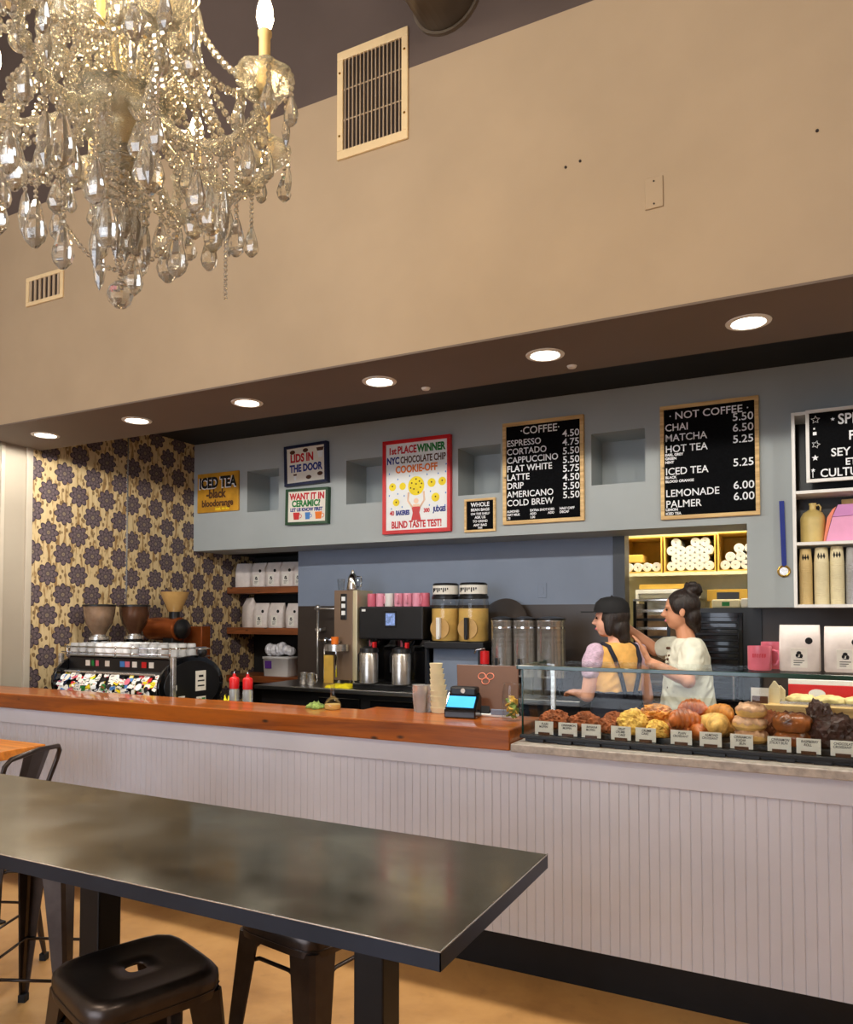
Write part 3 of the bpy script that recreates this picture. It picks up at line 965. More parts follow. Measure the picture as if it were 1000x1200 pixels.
def coffee_bag(w, h, d, label, loc, rz=0.0, plain=False, group='coffee bags in the alcove'):
    t = thing('coffee_bag', label, 'coffee bag', loc, rz, group)
    rings = []
    for z, sw, sd in ((0, .94, .96), (.004, 1.0, 1.0), (.35 * h, 1.0, 1.06), (.72 * h, .99, .92), (.90 * h, .98, .34), (h, .97, .05)):
        rings.append([(x * w * sw / 2, yy * d * sd / 2, z) for x, yy in ((-1, -.7), (-.9, -1), (-.3, -1.04), (.3, -1.04), (.9, -1), (1, -.7), (1, .7), (.9, 1), (-.9, 1), (-1, .7))])
    obj('pouch', MB().loft(rings), 'bag_paper', t)
    if not plain:
        obj('label_panel', MB().box(-w * .22, w * .18, -d * .558, -d * .52, h * .08, h * .50), 'paper', t)
        b = MB()
        disc(b, w * .22, h * .66, w * .09, -d * .50, 20)
        yl = -d * .5585
        # abstract two-blot mark with a line of writing under it
        disc(b, -w * .065, h * .345, w * .05, yl, 10, .75)
        disc(b, -w * .02, h * .40, w * .045, yl, 9, 1.3)
        disc(b, w * .035, h * .335, w * .055, yl, 11, .7)
        b.prism([(-w * .1, h * .29), (w * .07, h * .285), (w * .02, h * .315)], yl, yl - .0012)
        for k in range(3):
            b.box(-w * .15, w * .11 - k * .008, yl - .001, yl, h * (.225 - k * .045), h * (.24 - k * .045))
        obj('print', b, 'black_text', t)
    return t


base = coffee_bag(.175, .245, .10, 'plain sided coffee bag at the left end of the top alcove shelf', (-5.135, 6.06, AZ[0]), .25, True)
tp = coffee_bag(.178, .245, .10, 'second coffee bag from the left on the top alcove shelf', (-4.94, 6.06, AZ[0]))
for x, l, dz in ((-4.755, 'third coffee bag from the left, tallest on the top alcove shelf', .0), (-4.575, 'fourth coffee bag from the left on the top alcove shelf', 0)):
    dup(tp, (x, 6.06, AZ[0]), 0, l)
coffee_bag(.15, .245, .10, 'coffee bag at the right end of the top alcove shelf', (-4.432, 6.06, AZ[0]), 0)
coffee_bag(.19, .30, .10, 'large turned coffee bag at the left of the middle alcove shelf', (-5.075, 6.07, AZ[1]), -.5, True)
dup(tp, (-4.895, 6.05, AZ[1]), 0, 'second coffee bag from the left on the middle alcove shelf')
dup(tp, (-4.705, 6.05, AZ[1]), 0, 'third coffee bag from the left on the middle alcove shelf')
coffee_bag(.16, .24, .10, 'coffee bag at the right end of the middle alcove shelf', (-4.50, 6.05, AZ[1]), 0)
t = thing('storage_tub', 'white square tub with a purple label on the bottom alcove shelf', 'tub', (-4.665, 6.06, AZ[2]))
obj('body', MB().loft([[(x * .155 * k, yy * .1 * k, z) for x, yy in ((-1, -.9), (-.95, -1), (.95, -1), (1, -.9), (1, .9), (.95, 1), (-.95, 1), (-1, .9))] for z, k in ((0, .92), (.005, .94), (.17, 1.0), (.172, 1.04), (.19, 1.04))]), 'white_plastic', t)
obj('label', MB().box(-.125, -.045, -.101, -.092, .075, .15), 'purple', t)
t2 = MB()
random.seed(11)
for i in range(9):
    t2.ball((-.13 + .033 * i, random.uniform(-.02, .02), .045 + random.uniform(0, .035)), (.045, .06, .045 + random.uniform(0, .02)), 8, 6, False)
t2.M = Matrix()
o = obj('plastic_bag', t2, 'clear_bag')
o.location = (-4.675, 6.06, AZ[2] + .192)
tag(o, 'crumpled clear plastic bag lying on the white tub', 'bag')

# ------------------------------------------------------------------ espresso machine
t = thing('espresso_machine', 'sticker covered espresso machine with black round side panel', 'espresso machine', (-4.36, 3.70, .90))
W2, Dp = .52, .56
prof = [(.02, .03), (.005, .12), (.02, .20), (.07, .28), (.10, .31), (.10, .40), (.46, .40), (.50, .30), (.50, .03)]
obj('body', MB().prism(prof, -W2 + .012, W2 - .012, 'YZ'), 'black', t, .01)
ell = [(.28 + .31 * math.cos(a), .215 + .205 * math.sin(a)) for a in [2 * PI * i / 40 for i in range(40)]]
ell2 = [(.28 + .265 * math.cos(a), .215 + .170 * math.sin(a)) for a in [2 * PI * i / 40 for i in range(40)]]
for sx in (-1, 1):
    obj('side_panel', MB().prism(ell, sx * (W2 - .012), sx * (W2 + .012), 'YZ'), 'black_gloss', t, .006)
    obj('side_inset', MB().prism(ell2, sx * (W2 + .012), sx * (W2 + .018), 'YZ'), 'black', t, .003)
obj('drip_bar', MB().box(-W2 + .03, W2 - .1, .045, .065, .285, .300), 'steel', t, .004)
obj('top_rail', MB().tube([(-W2 - .04, .08, .47), (W2, .08, .47)], .006, 8).tube([(-W2 - .04, .08, .43), (W2, .08, .43)], .005, 8).tube([(W2, .08, .47), (W2, .42, .47)], .006, 8).tube([(-W2 + .02, .08, .40), (-W2 + .02, .08, .48)], .006, 8).tube([(0, .08, .40), (0, .08, .48)], .006, 8).tube([(W2, .08, .40), (W2, .08, .48)], .006, 8), 'chrome', t)
obj('cup_tray', MB().box(-W2, W2, .08, .46, .402, .412), 'steel_h', t, .003)
obj('leg_post', MB().box(W2 + .02, W2 + .05, .06, .09, -.0, .42), 'steel', t, .003)
obj('leg_post', MB().box(-W2 - .05, -W2 - .02, .06, .09, -.0, .42), 'steel', t, .003)
obj('steam_valve', MB().ball((W2 + .04, .34, .44), .035, 14, 8).cyl((W2 + .04, .34, .40), .012, .04, 10), 'black', t)
obj('valve_ring', MB().tube([(W2 + .04 + .05 * math.cos(a), .34 + .05 * math.sin(a), .465) for a in [i * PI / 10 for i in range(20)]], .005, 6, True), 'chrome', t)
# stickers, layered over the sloping front
cols = ['paper', 'red', 'poster', 'green_text', 'yellow_cookie', 'pink', 'blue_pale_text', 'black_text', 'orange_text', 'sign_white', 'navy', 'purple']
b = MB()
random.seed(21)
seg = [(.005, .06), (.0, .12), (.018, .205), (.07, .285)]
for i in range(420):
    x = random.uniform(-W2 + .03, W2 - .05)
    u = random.random() * 2.999
    k = int(u)
    f = u - k
    a, c = seg[k], seg[k + 1]
    yy, zz = a[0] + (c[0] - a[0]) * f, a[1] + (c[1] - a[1]) * f
    sw, sh = random.uniform(.022, .058), random.uniform(.018, .036)
    tl = math.atan2(c[0] - a[0], c[1] - a[1])
    b.k = random.choice([0, 0, 0, 0, 2, 2, 2, 9, 9, 9, 1, 3, 4, 4, 5, 6, 7, 7, 0, 9, 10])
    b.M = Matrix.Translation((x, yy - .010 - i * .00003, zz)) @ Matrix.Rotation(-tl, 4, 'X') @ Matrix.Rotation(random.uniform(-.35, .35), 4, 'Y')
    if random.random() < .35:
        b.lathe([(0, 0), (sh * .8, 0), (sh * .8, .001), (0, .001)], (0, 0, 0), 12, 'Y', False)
    else:
        b.box(-sw / 2, sw / 2, -.001, 0, -sh / 2, sh / 2)
    b.k = random.choice([7, 7, 1, 10, 2])
    for q in range(random.choice((0, 1, 2, 2))):
        lw = sw * random.uniform(.25, .4)
        zq = random.uniform(-.3, .3) * sh
        b.box(-lw, lw, -.0014, 0, zq - .0016, zq + .0016)
b.M = Matrix()
for x, k in ((-.30, 0), (-.24, 3), (-.21, 5), (-.1, 9), (0.05, 6), (.1, 5), (.17, 0), (.26, 1), (.33, 0)):
    b.k = k
    b.box(x - .022, x + .022, .096, .0995, .335, .375)
obj('stickers', b, cols, t)
b = MB()
X1 = W2 + .0185
for k, y0, y1, z0, z1 in ((0, .30, .40, .17, .31), (9, .31, .40, .03, .13), (3, .315, .35, .035, .115), (3, .36, .395, .04, .12), (7, .32, .385, .2, .21), (7, .32, .385, .235, .245), (7, .33, .375, .265, .28),
                          (0, .10, .125, .19, .225), (0, .08, .20, .10, .112), (0, .14, .2, .135, .147), (0, .215, .25, .055, .085)):
    b.k = k
    b.box(X1, X1 + .002 + .0005 * (k in (3, 7)), y0, y1, z0, z1)
obj('side_stickers', b, cols, t)
# glasses on the cup tray: each one its own thing
random.seed(3)
proto = None
for r in range(4):
    for c in range(11):
        x, yy = -4.36 - .47 + c * .088 + .01 * (r % 2), 3.70 + .125 + r * .085
        m = 'white_plastic' if 3 <= c <= 6 else 'tumbler'
        key = 'white cup' if 3 <= c <= 6 else 'clear glass'
        lbl = ('white ceramic cups upside down in the middle of the espresso machine top' if 3 <= c <= 6 else 'clear upside down glasses on the espresso machine top')
        g = obj('coffee_cup' if 3 <= c <= 6 else 'water_glass', MB().lathe([(.0, .085), (.028, .085), (.031, .08), (.038, .0), (.035, .0), (.028, .078), (0, .08)], (0, 0, 0), 14), m)
        g.location = (x, yy, 1.3125)
        tag(g, lbl, 'cup' if 3 <= c <= 6 else 'glass', 'cups on the espresso machine' if 3 <= c <= 6 else 'glasses on the espresso machine')


# ------------------------------------------------------------------ grinders
def grinder(x, y, label, hm):
    t = thing('coffee_grinder', label, 'grinder', (x, y, .90))
    obj('base', MB().box(-.09, .09, -.10, .10, 0, .03).box(-.07, .07, -.02, .09, .03, .44), 'black', t, .008)
    obj('motor', MB().cyl((0, .02, .38), .085, .12, 24), 'black_gloss', t, .004)
    obj('collar', MB().lathe([(.06, .50), (.075, .505), (.075, .53), (.05, .535), (.05, .56)], (0, .02, 0), 24), 'steel', t)
    obj('hopper', MB().lathe([(.05, .545), (.055, .56), (.098, .63), (.115, .70), (.122, .77)], (0, .02, 0), 28).lathe([(.0, .69), (.112, .69)], (0, .02, 0), 28), hm, t)
    obj('lid', MB().lathe([(0, .785), (.118, .785), (.126, .78), (.126, .768), (0, .768)], (0, .02, 0), 28), 'black', t)
    obj('spout', MB().box(-.025, .025, -.10, -.02, .30, .34), 'black', t, .004)
    return t


grinder(-5.02, 4.17, 'grinder with smoky hopper, leftmost against the wallpaper', 'hopper_pale')
grinder(-4.95, 4.46, 'grinder with dark brown hopper, second from the left against the wallpaper', 'hopper')
t = thing('bulk_grinder', 'copper coloured bulk grinder with amber funnel hopper', 'grinder', (-4.93, 4.88, .90))
obj('stand', MB().box(-.12, .12, -.1, .1, 0, .03).box(-.06, .06, -.06, .08, .03, .52), 'black', t, .01)
obj('barrel', MB().lathe([(0, -.10), (.07, -.10), (.095, -.08), (.10, .0), (.10, .26), (.07, .275), (0, .275)], (-.18, 0, .58), 28, 'X'), 'copper', t)
obj('front_disc', MB().lathe([(0, .0), (.085, 0), (.085, .03), (.05, .045), (.02, .06), (0, .06)], (.097, 0, .58), 28, 'X'), 'black', t)
obj('neck', MB().cyl((.02, 0, .67), .048, .06, 20), 'black', t)
obj('hopper', MB().lathe([(.045, .725), (.06, .74), (.125, .90), (.12, .90), (.05, .74)], (.02, 0, 0), 28), 'amber_hopper', t)
tag(obj('cardboard_box', MB().box(-5.1, -4.74, 5.0 + .03, 5.14, .9, 1.5), 'copper', None, .004), 'tall brown box behind the copper grinder', 'box')

# ------------------------------------------------------------------ small things between machine and back counter
for x, l in ((-3.30, 'left red topped clear squeeze bottle beside the espresso machine'), (-3.19, 'right red topped clear squeeze bottle beside the espresso machine')):
    t = thing('squeeze_bottle', l, 'bottle', (x, 3.80, .90), 0, 'red topped squeeze bottles')
    obj('bottle', MB().lathe([(0, 0), (.030, 0), (.032, .01), (.032, .21), (.028, .228), (0, .228)], (0, 0, 0), 18), 'tumbler', t)
    obj('cap', MB().lathe([(0, .229), (.031, .229), (.032, .29), (.026, .30), (.011, .306), (.009, .325), (.0, .325)], (0, 0, 0), 18), 'red', t)
    obj('nozzle', MB().cyl((0, 0, .325), .006, .012, 8), 'chrome', t)


def cloth(name, label, loc, sx, sy, sz, m, seed):
    random.seed(seed)
    b = MB()
    n = 14
    vs, fs = [], []
    for i in range(n + 1):
        for j in range(n + 1):
            u, v = i / n * 2 - 1, j / n * 2 - 1
            e = max(0, 1 - max(abs(u), abs(v)) ** 4)
            hgt = (.35 + .65 * noise.noise(Vector((u * 2 + seed, v * 2, seed))) ** 2 + .5 * abs(noise.noise(Vector((u * 3, v * 3 + seed, 1))))) * e
            vs.append((u * sx * (.9 + .1 * noise.noise(Vector((v * 2, seed, 0)))), v * sy * (.9 + .12 * noise.noise(Vector((u * 2, seed, 3)))), .003 + hgt * sz))
    for i in range(n):
        for j in range(n):
            a = i * (n + 1) + j
            fs.append((a, a + n + 1, a + n + 2, a + 1))
    m0 = len(vs)
    vs += [(x, y, 0) for x, y, z in vs]
    fs += [tuple(m0 + k for k in reversed(f)) for f in fs[:n * n]]
    rim = [i * (n + 1) for i in range(n + 1)] + [n * (n + 1) + j for j in range(1, n + 1)] + [i * (n + 1) + n for i in range(n - 1, -1, -1)] + [j for j in range(n - 1, 0, -1)]
    for a, c in zip(rim, rim[1:] + rim[:1]):
        fs.append((a, c, m0 + c, m0 + a))
    b.add(vs, fs, True)
    o = obj(name, b, m)
    o.location = loc
    return tag(o, label, 'cloth')


cloth('cleaning_cloth', 'yellow cloth crumpled on the back counter below the tall steel water tower', (-3.47, 5.32, 1.0), .13, .09, .05, 'yellow', 3)
o = cloth('cleaning_cloth', 'small yellow cloth beside the round panel of the espresso machine', (-3.60, 4.05, .9), .06, .05, .19, 'yellow', 5)
o = cloth('folded_napkin', 'small yellow green crumpled cloth on the pine bar top', (-2.40, 3.42, 1.0945), .05, .04, .05, 'green_stuff', 8)
t = thing('glass_carafe', 'small clear glass carafe on the pine bar top', 'carafe', (-2.29, 3.42, 1.0945))
obj('flask', MB().lathe([(0, .0), (.040, .0), (.046, .01), (.046, .03), (.030, .055), (.013, .07), (.012, .125), (.018, .135), (.015, .135), (.009, .12), (.009, .07)], (0, 0, 0), 24), 'clear', t)
obj('drink', MB().lathe([(0, .002), (.040, .002), (.043, .012), (.042, .028), (0, .028)], (0, 0, 0), 24), 'lemonade', t)

# ------------------------------------------------------------------ back counter: faucet, water tower, brewer
BZ = 1.0
t = thing('wall_faucet', 'tall wall mounted steel rinse faucet left of the water tower', 'faucet', (-4.05, 5.62, BZ))
obj('riser', MB().tube([(0, .18, .0), (0, .18, .66)], .012, 10).tube([(0, .18, .66), (.02, .1, .66), (.30, .1, .655)], .010, 8).ball((0, .18, .67), .028, 12, 8), 'steel', t)
obj('wand', MB().tube([(.16, .1, .37), (.17, .05, .35), (.17, .03, .0)], .009, 8).ball((.17, .06, .37), .03, 12, 8).tube([(.08, .08, .37), (.26, .06, .38)], .012, 8), 'chrome', t)
obj('bracket', MB().box(-.03, .03, .18, .27, .45, .48), 'steel', t, .003)
tag(obj('yellow_card', MB().box(-3.845, -3.745, 5.60, 5.612, BZ, 1.245), 'cardboard', None, .002), 'upright yellow card left of the tall steel water tower', 'card')
for x, y, l in ((-3.93, 5.42, 'small steel pitcher below the wall faucet'), (-3.84, 5.40, 'second small steel pitcher, nearer the water tower')):
    t = thing('steaming_pitcher', l, 'pitcher', (x, y, BZ))
    obj('jug', MB().lathe([(0, 0), (.035, 0), (.038, .01), (.030, .07), (.034, .10), (.031, .10), (.027, .07), (.034, .012), (0, .01)], (0, 0, 0), 20), 'steel', t)
    obj('handle', MB().tube([(.032, 0, .09), (.062, 0, .085), (.064, 0, .03), (.036, 0, .02)], .005, 6), 'steel', t)

t = thing('water_tower', 'tall brown fronted steel hot water tower', 'water boiler', (-3.505, 5.40, BZ))
obj('cabinet', MB().box(-.10, .085, 0, .26, .05, .81), 'tower_front', t, .006)
obj('steel_side', MB().box(.0855, .13, .0, .26, .05, .81), 'tower_side', t, .006)
obj('foot', MB().cyl((-.07, .04, 0), .018, .05, 12).cyl((.08, .04, 0), .018, .05, 12).cyl((-.07, .22, 0), .018, .05, 12).cyl((.08, .22, 0), .018, .05, 12), 'steel', t)
obj('control_panel', MB().box(-.03, .03, -.008, 0, .56, .78), 'black_gloss', t, .003)
b = MB()
for z in (.60, .66, .72):
    b.box(-.018, .018, -.011, -.008, z, z + .035)
obj('display', b, 'poster', t)
obj('tap_ring', MB().lathe([(.06, 0), (.10, 0), (.10, .055), (.06, .055), (.06, 0)], (-.03, -.06, .30), 24), 'steel', t)
obj('spout', MB().tube([(-.03, -.0, .37), (-.03, -.06, .37), (-.03, -.07, .30), (-.03, -.07, .08)], .011, 8), 'chrome', t)
t = thing('thermal_carafe', 'shiny metal carafe standing on top of the water tower', 'carafe', (-3.50, 5.53, BZ + .812))
obj('body', MB().lathe([(0, 0), (.05, 0), (.054, .01), (.040, .11), (.030, .135), (.012, .15), (.010, .175), (0, .18)], (0, 0, 0), 24), 'chrome', t)
obj('handle', MB().tube([(.038, 0, .12), (.085, 0, .115), (.08, 0, .03), (.05, 0, .03)], .006, 6), 'chrome', t)
for x, l in ((-3.60, 'clear glass cup left of the metal carafe on the tower'), (-3.42, 'clear glass cup right of the metal carafe on the tower')):
    g = obj('water_glass', MB().lathe([(0, .004), (.026, .0), (.036, .10), (.033, .10), (.024, .006)], (0, 0, 0), 18), 'clear')
    g.location = (x, 5.50, BZ + .812)
    tag(g, l, 'glass')
b = MB()
g = obj('small_mug', MB().lathe([(0, 0), (.03, 0), (.032, .06), (.029, .06), (.027, .006), (0, .006)], (0, 0, 0), 18), 'orange_text')
g.location = (-3.545, 5.325, BZ + .357)
tag(g, 'small orange mug on the ring of the water tower', 'mug')

t = thing('coffee_brewer', 'wide black twin coffee brewer with small lit screen', 'coffee brewer', (-3.045, 5.38, BZ))
obj('base', MB().box(-.30, .30, -.10, .36, 0, .045), 'black', t, .008)
obj('column', MB().box(-.30, .30, .12, .36, .045, .40), 'black_gloss', t, .006)
obj('head', MB().box(-.30, .30, 0, .36, .40, .67), 'black', t, .012)
obj('screen_bezel', MB().box(-.05, .06, -.006, 0, .50, .63), 'black_gloss', t, .004)
obj('screen', MB().box(-.038, .048, -.009, -.006, .515, .615), 'screen_dim', t)
for x in (-.16, .14):
    obj('brew_basket', MB().lathe([(0, -.05), (.04, -.05), (.062, -.02), (.066, 0), (0, 0)], (x, .075, .40), 20), 'black_gloss', t)
    obj('divider', MB().box(x - .108, x - .085, .112, .120, .27, .39), 'pink', t, .002)
obj('badge', MB().box(-.27, -.235, -.004, 0, .63, .648), 'poster', t)
ap = thing('airpot', 'steel airpot with a red lever, left under the black brewer', 'airpot', (-3.20, 5.305, BZ + .046))
obj('body', MB().lathe([(0, 0), (.07, 0), (.075, .006), (.075, .23), (.068, .25), (0, .25)], (0, 0, 0), 28), 'steel', ap)
obj('lid', MB().lathe([(.070, .25), (.078, .252), (.074, .285), (.04, .30), (0, .30)], (0, 0, 0), 28), 'black', ap)
obj('lever', MB().box(.040, .062, -.02, .02, .290, .335), 'red', ap, .004)
obj('handle', MB().tube([(-.076, 0, .26), (-.10, 0, .23), (-.098, 0, .1), (-.075, 0, .09)], .006, 6), 'black', ap)
dup(ap, (-2.90, 5.305, BZ + .046), None, 'steel airpot at the right under the black brewer')


def mug(label, loc, m, rz=-.6, h=.095, r=.042, group=None, print_=None):
    t = thing('mug', label, 'mug', loc, rz, group)
    obj('cup', MB().lathe([(0, 0), (r * .92, 0), (r, .006), (r, h), (r * .92, h), (r * .88, .01), (0, .01)], (0, 0, 0), 26), m, t)
    obj('handle', MB().tube([(r * math.cos(0) - .002, 0, h * .82), (r + .022, 0, h * .78), (r + .030, 0, h * .5), (r + .020, 0, h * .24), (r - .002, 0, h * .2)], .006, 8), m, t)
    return t


for i, (x, m, nm) in enumerate(((-3.29, 'pink', 'dark pink'), (-3.205, 'pink_pale', 'pale pink'), (-3.12, 'white', 'white'), (-3.03, 'pink_pale', 'pink'), (-2.945, 'pink_pale', 'pink'), (-2.86, 'pink_pale', 'pink'), (-2.785, 'pink', 'pink'))):
    mug(nm + ' mug on the black brewer, ' + ('first', 'second', 'third', 'fourth', 'fifth', 'sixth', 'seventh')[i] + ' from the left', (x, 5.50, BZ + .67), m, -1.25 if i in (3, 4) else -.5 if i % 2 else 1.9, .11, .039, 'mugs on the black brewer')

# ------------------------------------------------------------------ lemonade dispensers
t0 = thing('dispenser_rack', 'black rack with blue steel back under the drink dispensers', 'rack', (-2.48, 5.42, BZ))
obj('deck', MB().box(-.26, .25, -.03, .285, .335, .39), 'black', t0, .006)
obj('post', MB().box(.20, .25, -.02, .02, 0, .335), 'black', t0, .003)
obj('post', MB().box(-.26, -.24, -.02, .02, 0, .335), 'black', t0, .003)
obj('post', MB().box(.20, .25, .245, .285, 0, .335), 'black', t0, .003)
obj('post', MB().box(-.26, -.24, .245, .285, 0, .335), 'black', t0, .003)
obj('splash_panel', MB().box(-.24, .20, .10, .112, .0, .335), 'blue_gray', t0)


def dispenser(x, label, wide, tapm):
    t = thing('drink_dispenser', label, 'drink dispenser', (x, 5.45, BZ + .39))
    r = wide
    obj('jar', MB().lathe([(0, 0), (r * .96, .0), (r, .015), (r, .30), (r * .95, .335), (r * .93, .345)], (0, .06, 0), 30), 'clear', t)
    obj('drink', MB().lathe([(0, .006), (r * .93, .006), (r * .965, .018), (r * .965, .262), (0, .262)], (0, .06, 0), 30), 'lemonade', t)
    obj('lid', MB().lathe([(r * .97, .338), (r * .97, .36), (r * .90, .365), (r * .90, .455), (r * .8, .465), (0, .465)], (0, .06, 0), 30), 'black', t)
    obj('label_band', MB().lathe([(r * .91, .375), (r * .91, .445)], (0, .06, 0), 30), 'paper', t)
    b = MB()
    for k in range(9):
        a = -PI / 2 - .7 + k * .16
        b.box(r * .915 * math.cos(a) - .004, r * .915 * math.cos(a) + .004, .06 + r * .915 * math.sin(a) - .003, .06 + r * .915 * math.sin(a) + .002, .39 + .01 * (k % 3), .425)
    obj('band_writing', b, 'black_text', t)
    yf = .06 - r
    obj('tap_plate', MB().lathe([(0, .0), (.082, 0), (.082, .012), (0, .014)], (0, yf + .012, .105), 26, 'Y'), 'amber_hopper', t)
    obj('tap', MB().box(-.016, .016, yf - .035, yf, .03, .19).cyl((0, yf - .03, .02), .014, .03, 12), tapm, t, .004)
    return t


dispenser(-2.605, 'lemonade dispenser with white tap, left of the pair', .115, 'white')
dispenser(-2.362, 'lemonade dispenser with black tap, right of the pair', .122, 'black')
t = thing('syrup_bottle', 'red capped syrup bottle right of the dispenser rack', 'bottle', (-2.165, 5.26, BZ))
obj('bottle', MB().lathe([(0, 0), (.034, 0), (.036, .01), (.036, .19), (.016, .235), (0, .235)], (0, 0, 0), 18), 'tumbler', t)
obj('cap', MB().lathe([(0, .235), (.034, .235), (.034, .33), (0, .335)], (0, 0, 0), 18), 'red', t)
obj('pump', MB().tube([(0, 0, .33), (0, 0, .35), (-.06, -.02, .34), (-.075, -.02, .31)], .006, 6), 'chrome', t)
t = thing('round_tray', 'round dark tray leaning on the wall behind the urns', 'tray', (-2.205, 5.73, BZ))
ca, sa = math.cos(R(-12)), math.sin(R(-12))
bm_ = MB()
bm_.M = Matrix.Translation((0, 0, .40)) @ Matrix.Rotation(R(-14), 4, 'X')
bm_.lathe([(0, 0), (.30, 0), (.325, .012), (.325, .022), (.30, .012), (0, .012)], (0, 0, 0), 40, 'Y')
obj('disc', bm_, 'brown_tile', t)
t.scale = (.62, .62, .62)
t.location = (-2.215, 5.805, 1.29)
obj('prop_box', MB().box(.0, .2, .02, .12, -.466, .16), 'black', t)

for i, (x, l) in enumerate(((-2.085, 'left'), (-1.905, 'middle'), (-1.70, 'right'))):
    t = thing('tea_urn', 'tall steel drink urn, ' + l + ' of the row of three', 'urn', (x, 5.42, BZ), 0, 'steel urns on the back counter')
    r = .083 if i < 2 else .104
    obj('body', MB().lathe([(0, .14), (r, .14), (r, .545), (r * 1.03, .55), (r * 1.03, .56), (0, .56)], (0, 0, 0), 32), 'steel', t)
    obj('lid', MB().lathe([(r * 1.04, .56), (r * 1.04, .575), (r * .3, .59), (.0, .59)], (0, 0, 0), 32), 'black', t)
    obj('stand', MB().cyl((0, 0, .0), r * .8, .012, 24).box(-r * .75, -r * .6, -.02, .02, .01, .14).box(r * .6, r * .75, -.02, .02, .01, .14).box(-.02, .02, r * .6, r * .75, .01, .14), 'black', t)
    obj('tap', MB().box(-.014, .014, -r - .05, -r + .004, .20, .225).cyl((0, -r - .045, .16), .011, .06, 10).box(-.010, .010, -r - .055, -r - .035, .22, .28), 'black', t, .003)
    obj('neck_band', MB().lathe([(r * 1.008, .50), (r * 1.008, .512)], (0, 0, 0), 32), 'chrome', t)
t = thing('light_switch', 'blank white switch plate on the blue gray wall', 'switch', (-1.921, BY, 1.80))
obj('plate', MB().box(-.036, .036, -.007, 0, -.06, .06), 'blue_gray', t, .003)
obj('rocker', MB().box(-.014, .014, -.010, -.007, -.03, .03), 'blue_gray', t, .002)

# ------------------------------------------------------------------ on the bar top: cups, reader, tablet, jar
CZ = 1.0945
t = thing('cup_bundle', 'clear plastic cups bunched on the pine bar top beside the bamboo cup tower', 'cups', (-1.81, 3.56, CZ))
random.seed(2)
for i, (x, y) in enumerate(((-.03, .0), (.03, .01), (.0, -.035))):
    b = MB()
    for k in range(4):
        b.lathe([(.026, .015 * k), (.036, .09 + .015 * k), (.038, .093 + .015 * k)], (x, y, 0), 16)
    obj('cup', b, 'tumbler', t)
t = thing('fluted_cup_tower', 'staggered cream tower of nested paper cups leaning on the bar top', 'cups', (-1.715, 3.56, CZ))
for i in range(9):
    z = i * .028
    obj('cup', MB().lathe([(.0, z + .001), (.046 - i * .0022, z + .001), (.053 - i * .0022, z + .030), (.047 - i * .0022, z + .030), (.040 - i * .0022, z + .006)], (-.0 - .003 * i, .0, 0), 22), 'kraft_light', t)
t = thing('card_reader', 'black card reader with lit blue screen on the bar top', 'card reader', (-1.535, 3.445, CZ))
t.rotation_euler = (0, 0, R(4))
obj('base', MB().prism([(-.05, 0), (.05, 0), (.05, .10), (.02, .125), (-.05, .04)], -.082, .082, 'YZ'), 'black_gloss', t, .006)
bm_ = MB()
bm_.M = Matrix.Translation((0, -.014, .083)) @ Matrix.Rotation(R(51), 4, 'X')
bm_.box(-.07, .07, -.042, .022, .0035, .006)
obj('screen', bm_, 'screen', t)
obj('printer_hood', MB().box(-.07, .07, .0, .055, .105, .15), 'black', t, .01)
obj('logo_dot', MB().lathe([(0, 0), (.012, 0), (.012, .002), (0, .002)], (0, 0, .13), 16, 'Y'), 'sign_white', t)
t = thing('register_tablet', 'brown backed register tablet tilted on a stand behind the card reader', 'tablet', (-1.475, 3.555, CZ), R(3))
bm_ = MB()
bm_.M = Matrix.Translation((0, -.0, .025)) @ Matrix.Rotation(R(-20), 4, 'X')
bm_.prism([(-.13, 0), (.15, 0), (.185, .03), (.165, .235), (-.17, .235), (-.165, .2)], -.006, .006)
obj('case', bm_, 'tablet', t, .003)
bm_ = MB()
bm_.M = Matrix.Translation((0, -.0, .025)) @ Matrix.Rotation(R(-20), 4, 'X')
# three-lobed printed emblem
for dx, dz in ((-.022, .175), (.022, .175), (0, .15)):
    bm_.tube([(dx + .02 * math.cos(a), -.0075, dz + .017 * math.sin(a)) for a in [i * PI / 8 for i in range(16)]], .0022, 4, True)
obj('emblem', bm_, 'salmon', t)
obj('stand_foot', MB().box(-.12, .18, -.045, .04, 0, .012), 'white', t, .003)
obj('stand_neck', MB().prism([(-.03, .0), (.03, .0), (.09, .15), (.07, .15)], -.04, .04, 'YZ'), 'black', t, .004)
obj('drawer_lip', MB().box(.06, .19, -.052, -.044, .012, .04), 'blue_gray', t, .002)
t = thing('tip_jar', 'glass jar of green bills at the right end of the bar top', 'jar', (-1.278, 3.45, CZ))
obj('jar', MB().lathe([(0, .0), (.046, .0), (.05, .006), (.05, .135), (.042, .155), (.044, .175), (.047, .178), (.041, .18)], (0, 0, 0), 26), 'clear', t)
random.seed(6)
b = MB()
for i in range(26):
    a = random.random() * 6.28
    r = random.uniform(0, .026)
    b.M = Matrix.Translation((r * math.cos(a), r * math.sin(a), random.uniform(.02, .105))) @ Matrix.Rotation(random.random() * 3, 4, 'Z') @ Matrix.Rotation(random.uniform(-1, 1), 4, 'X')
    b.k = random.choice((0, 0, 0, 1))
    b.box(-.016, .016, -.003, .003, -.012, .012)
obj('bills', b, ['green_stuff', 'cardboard'], t)

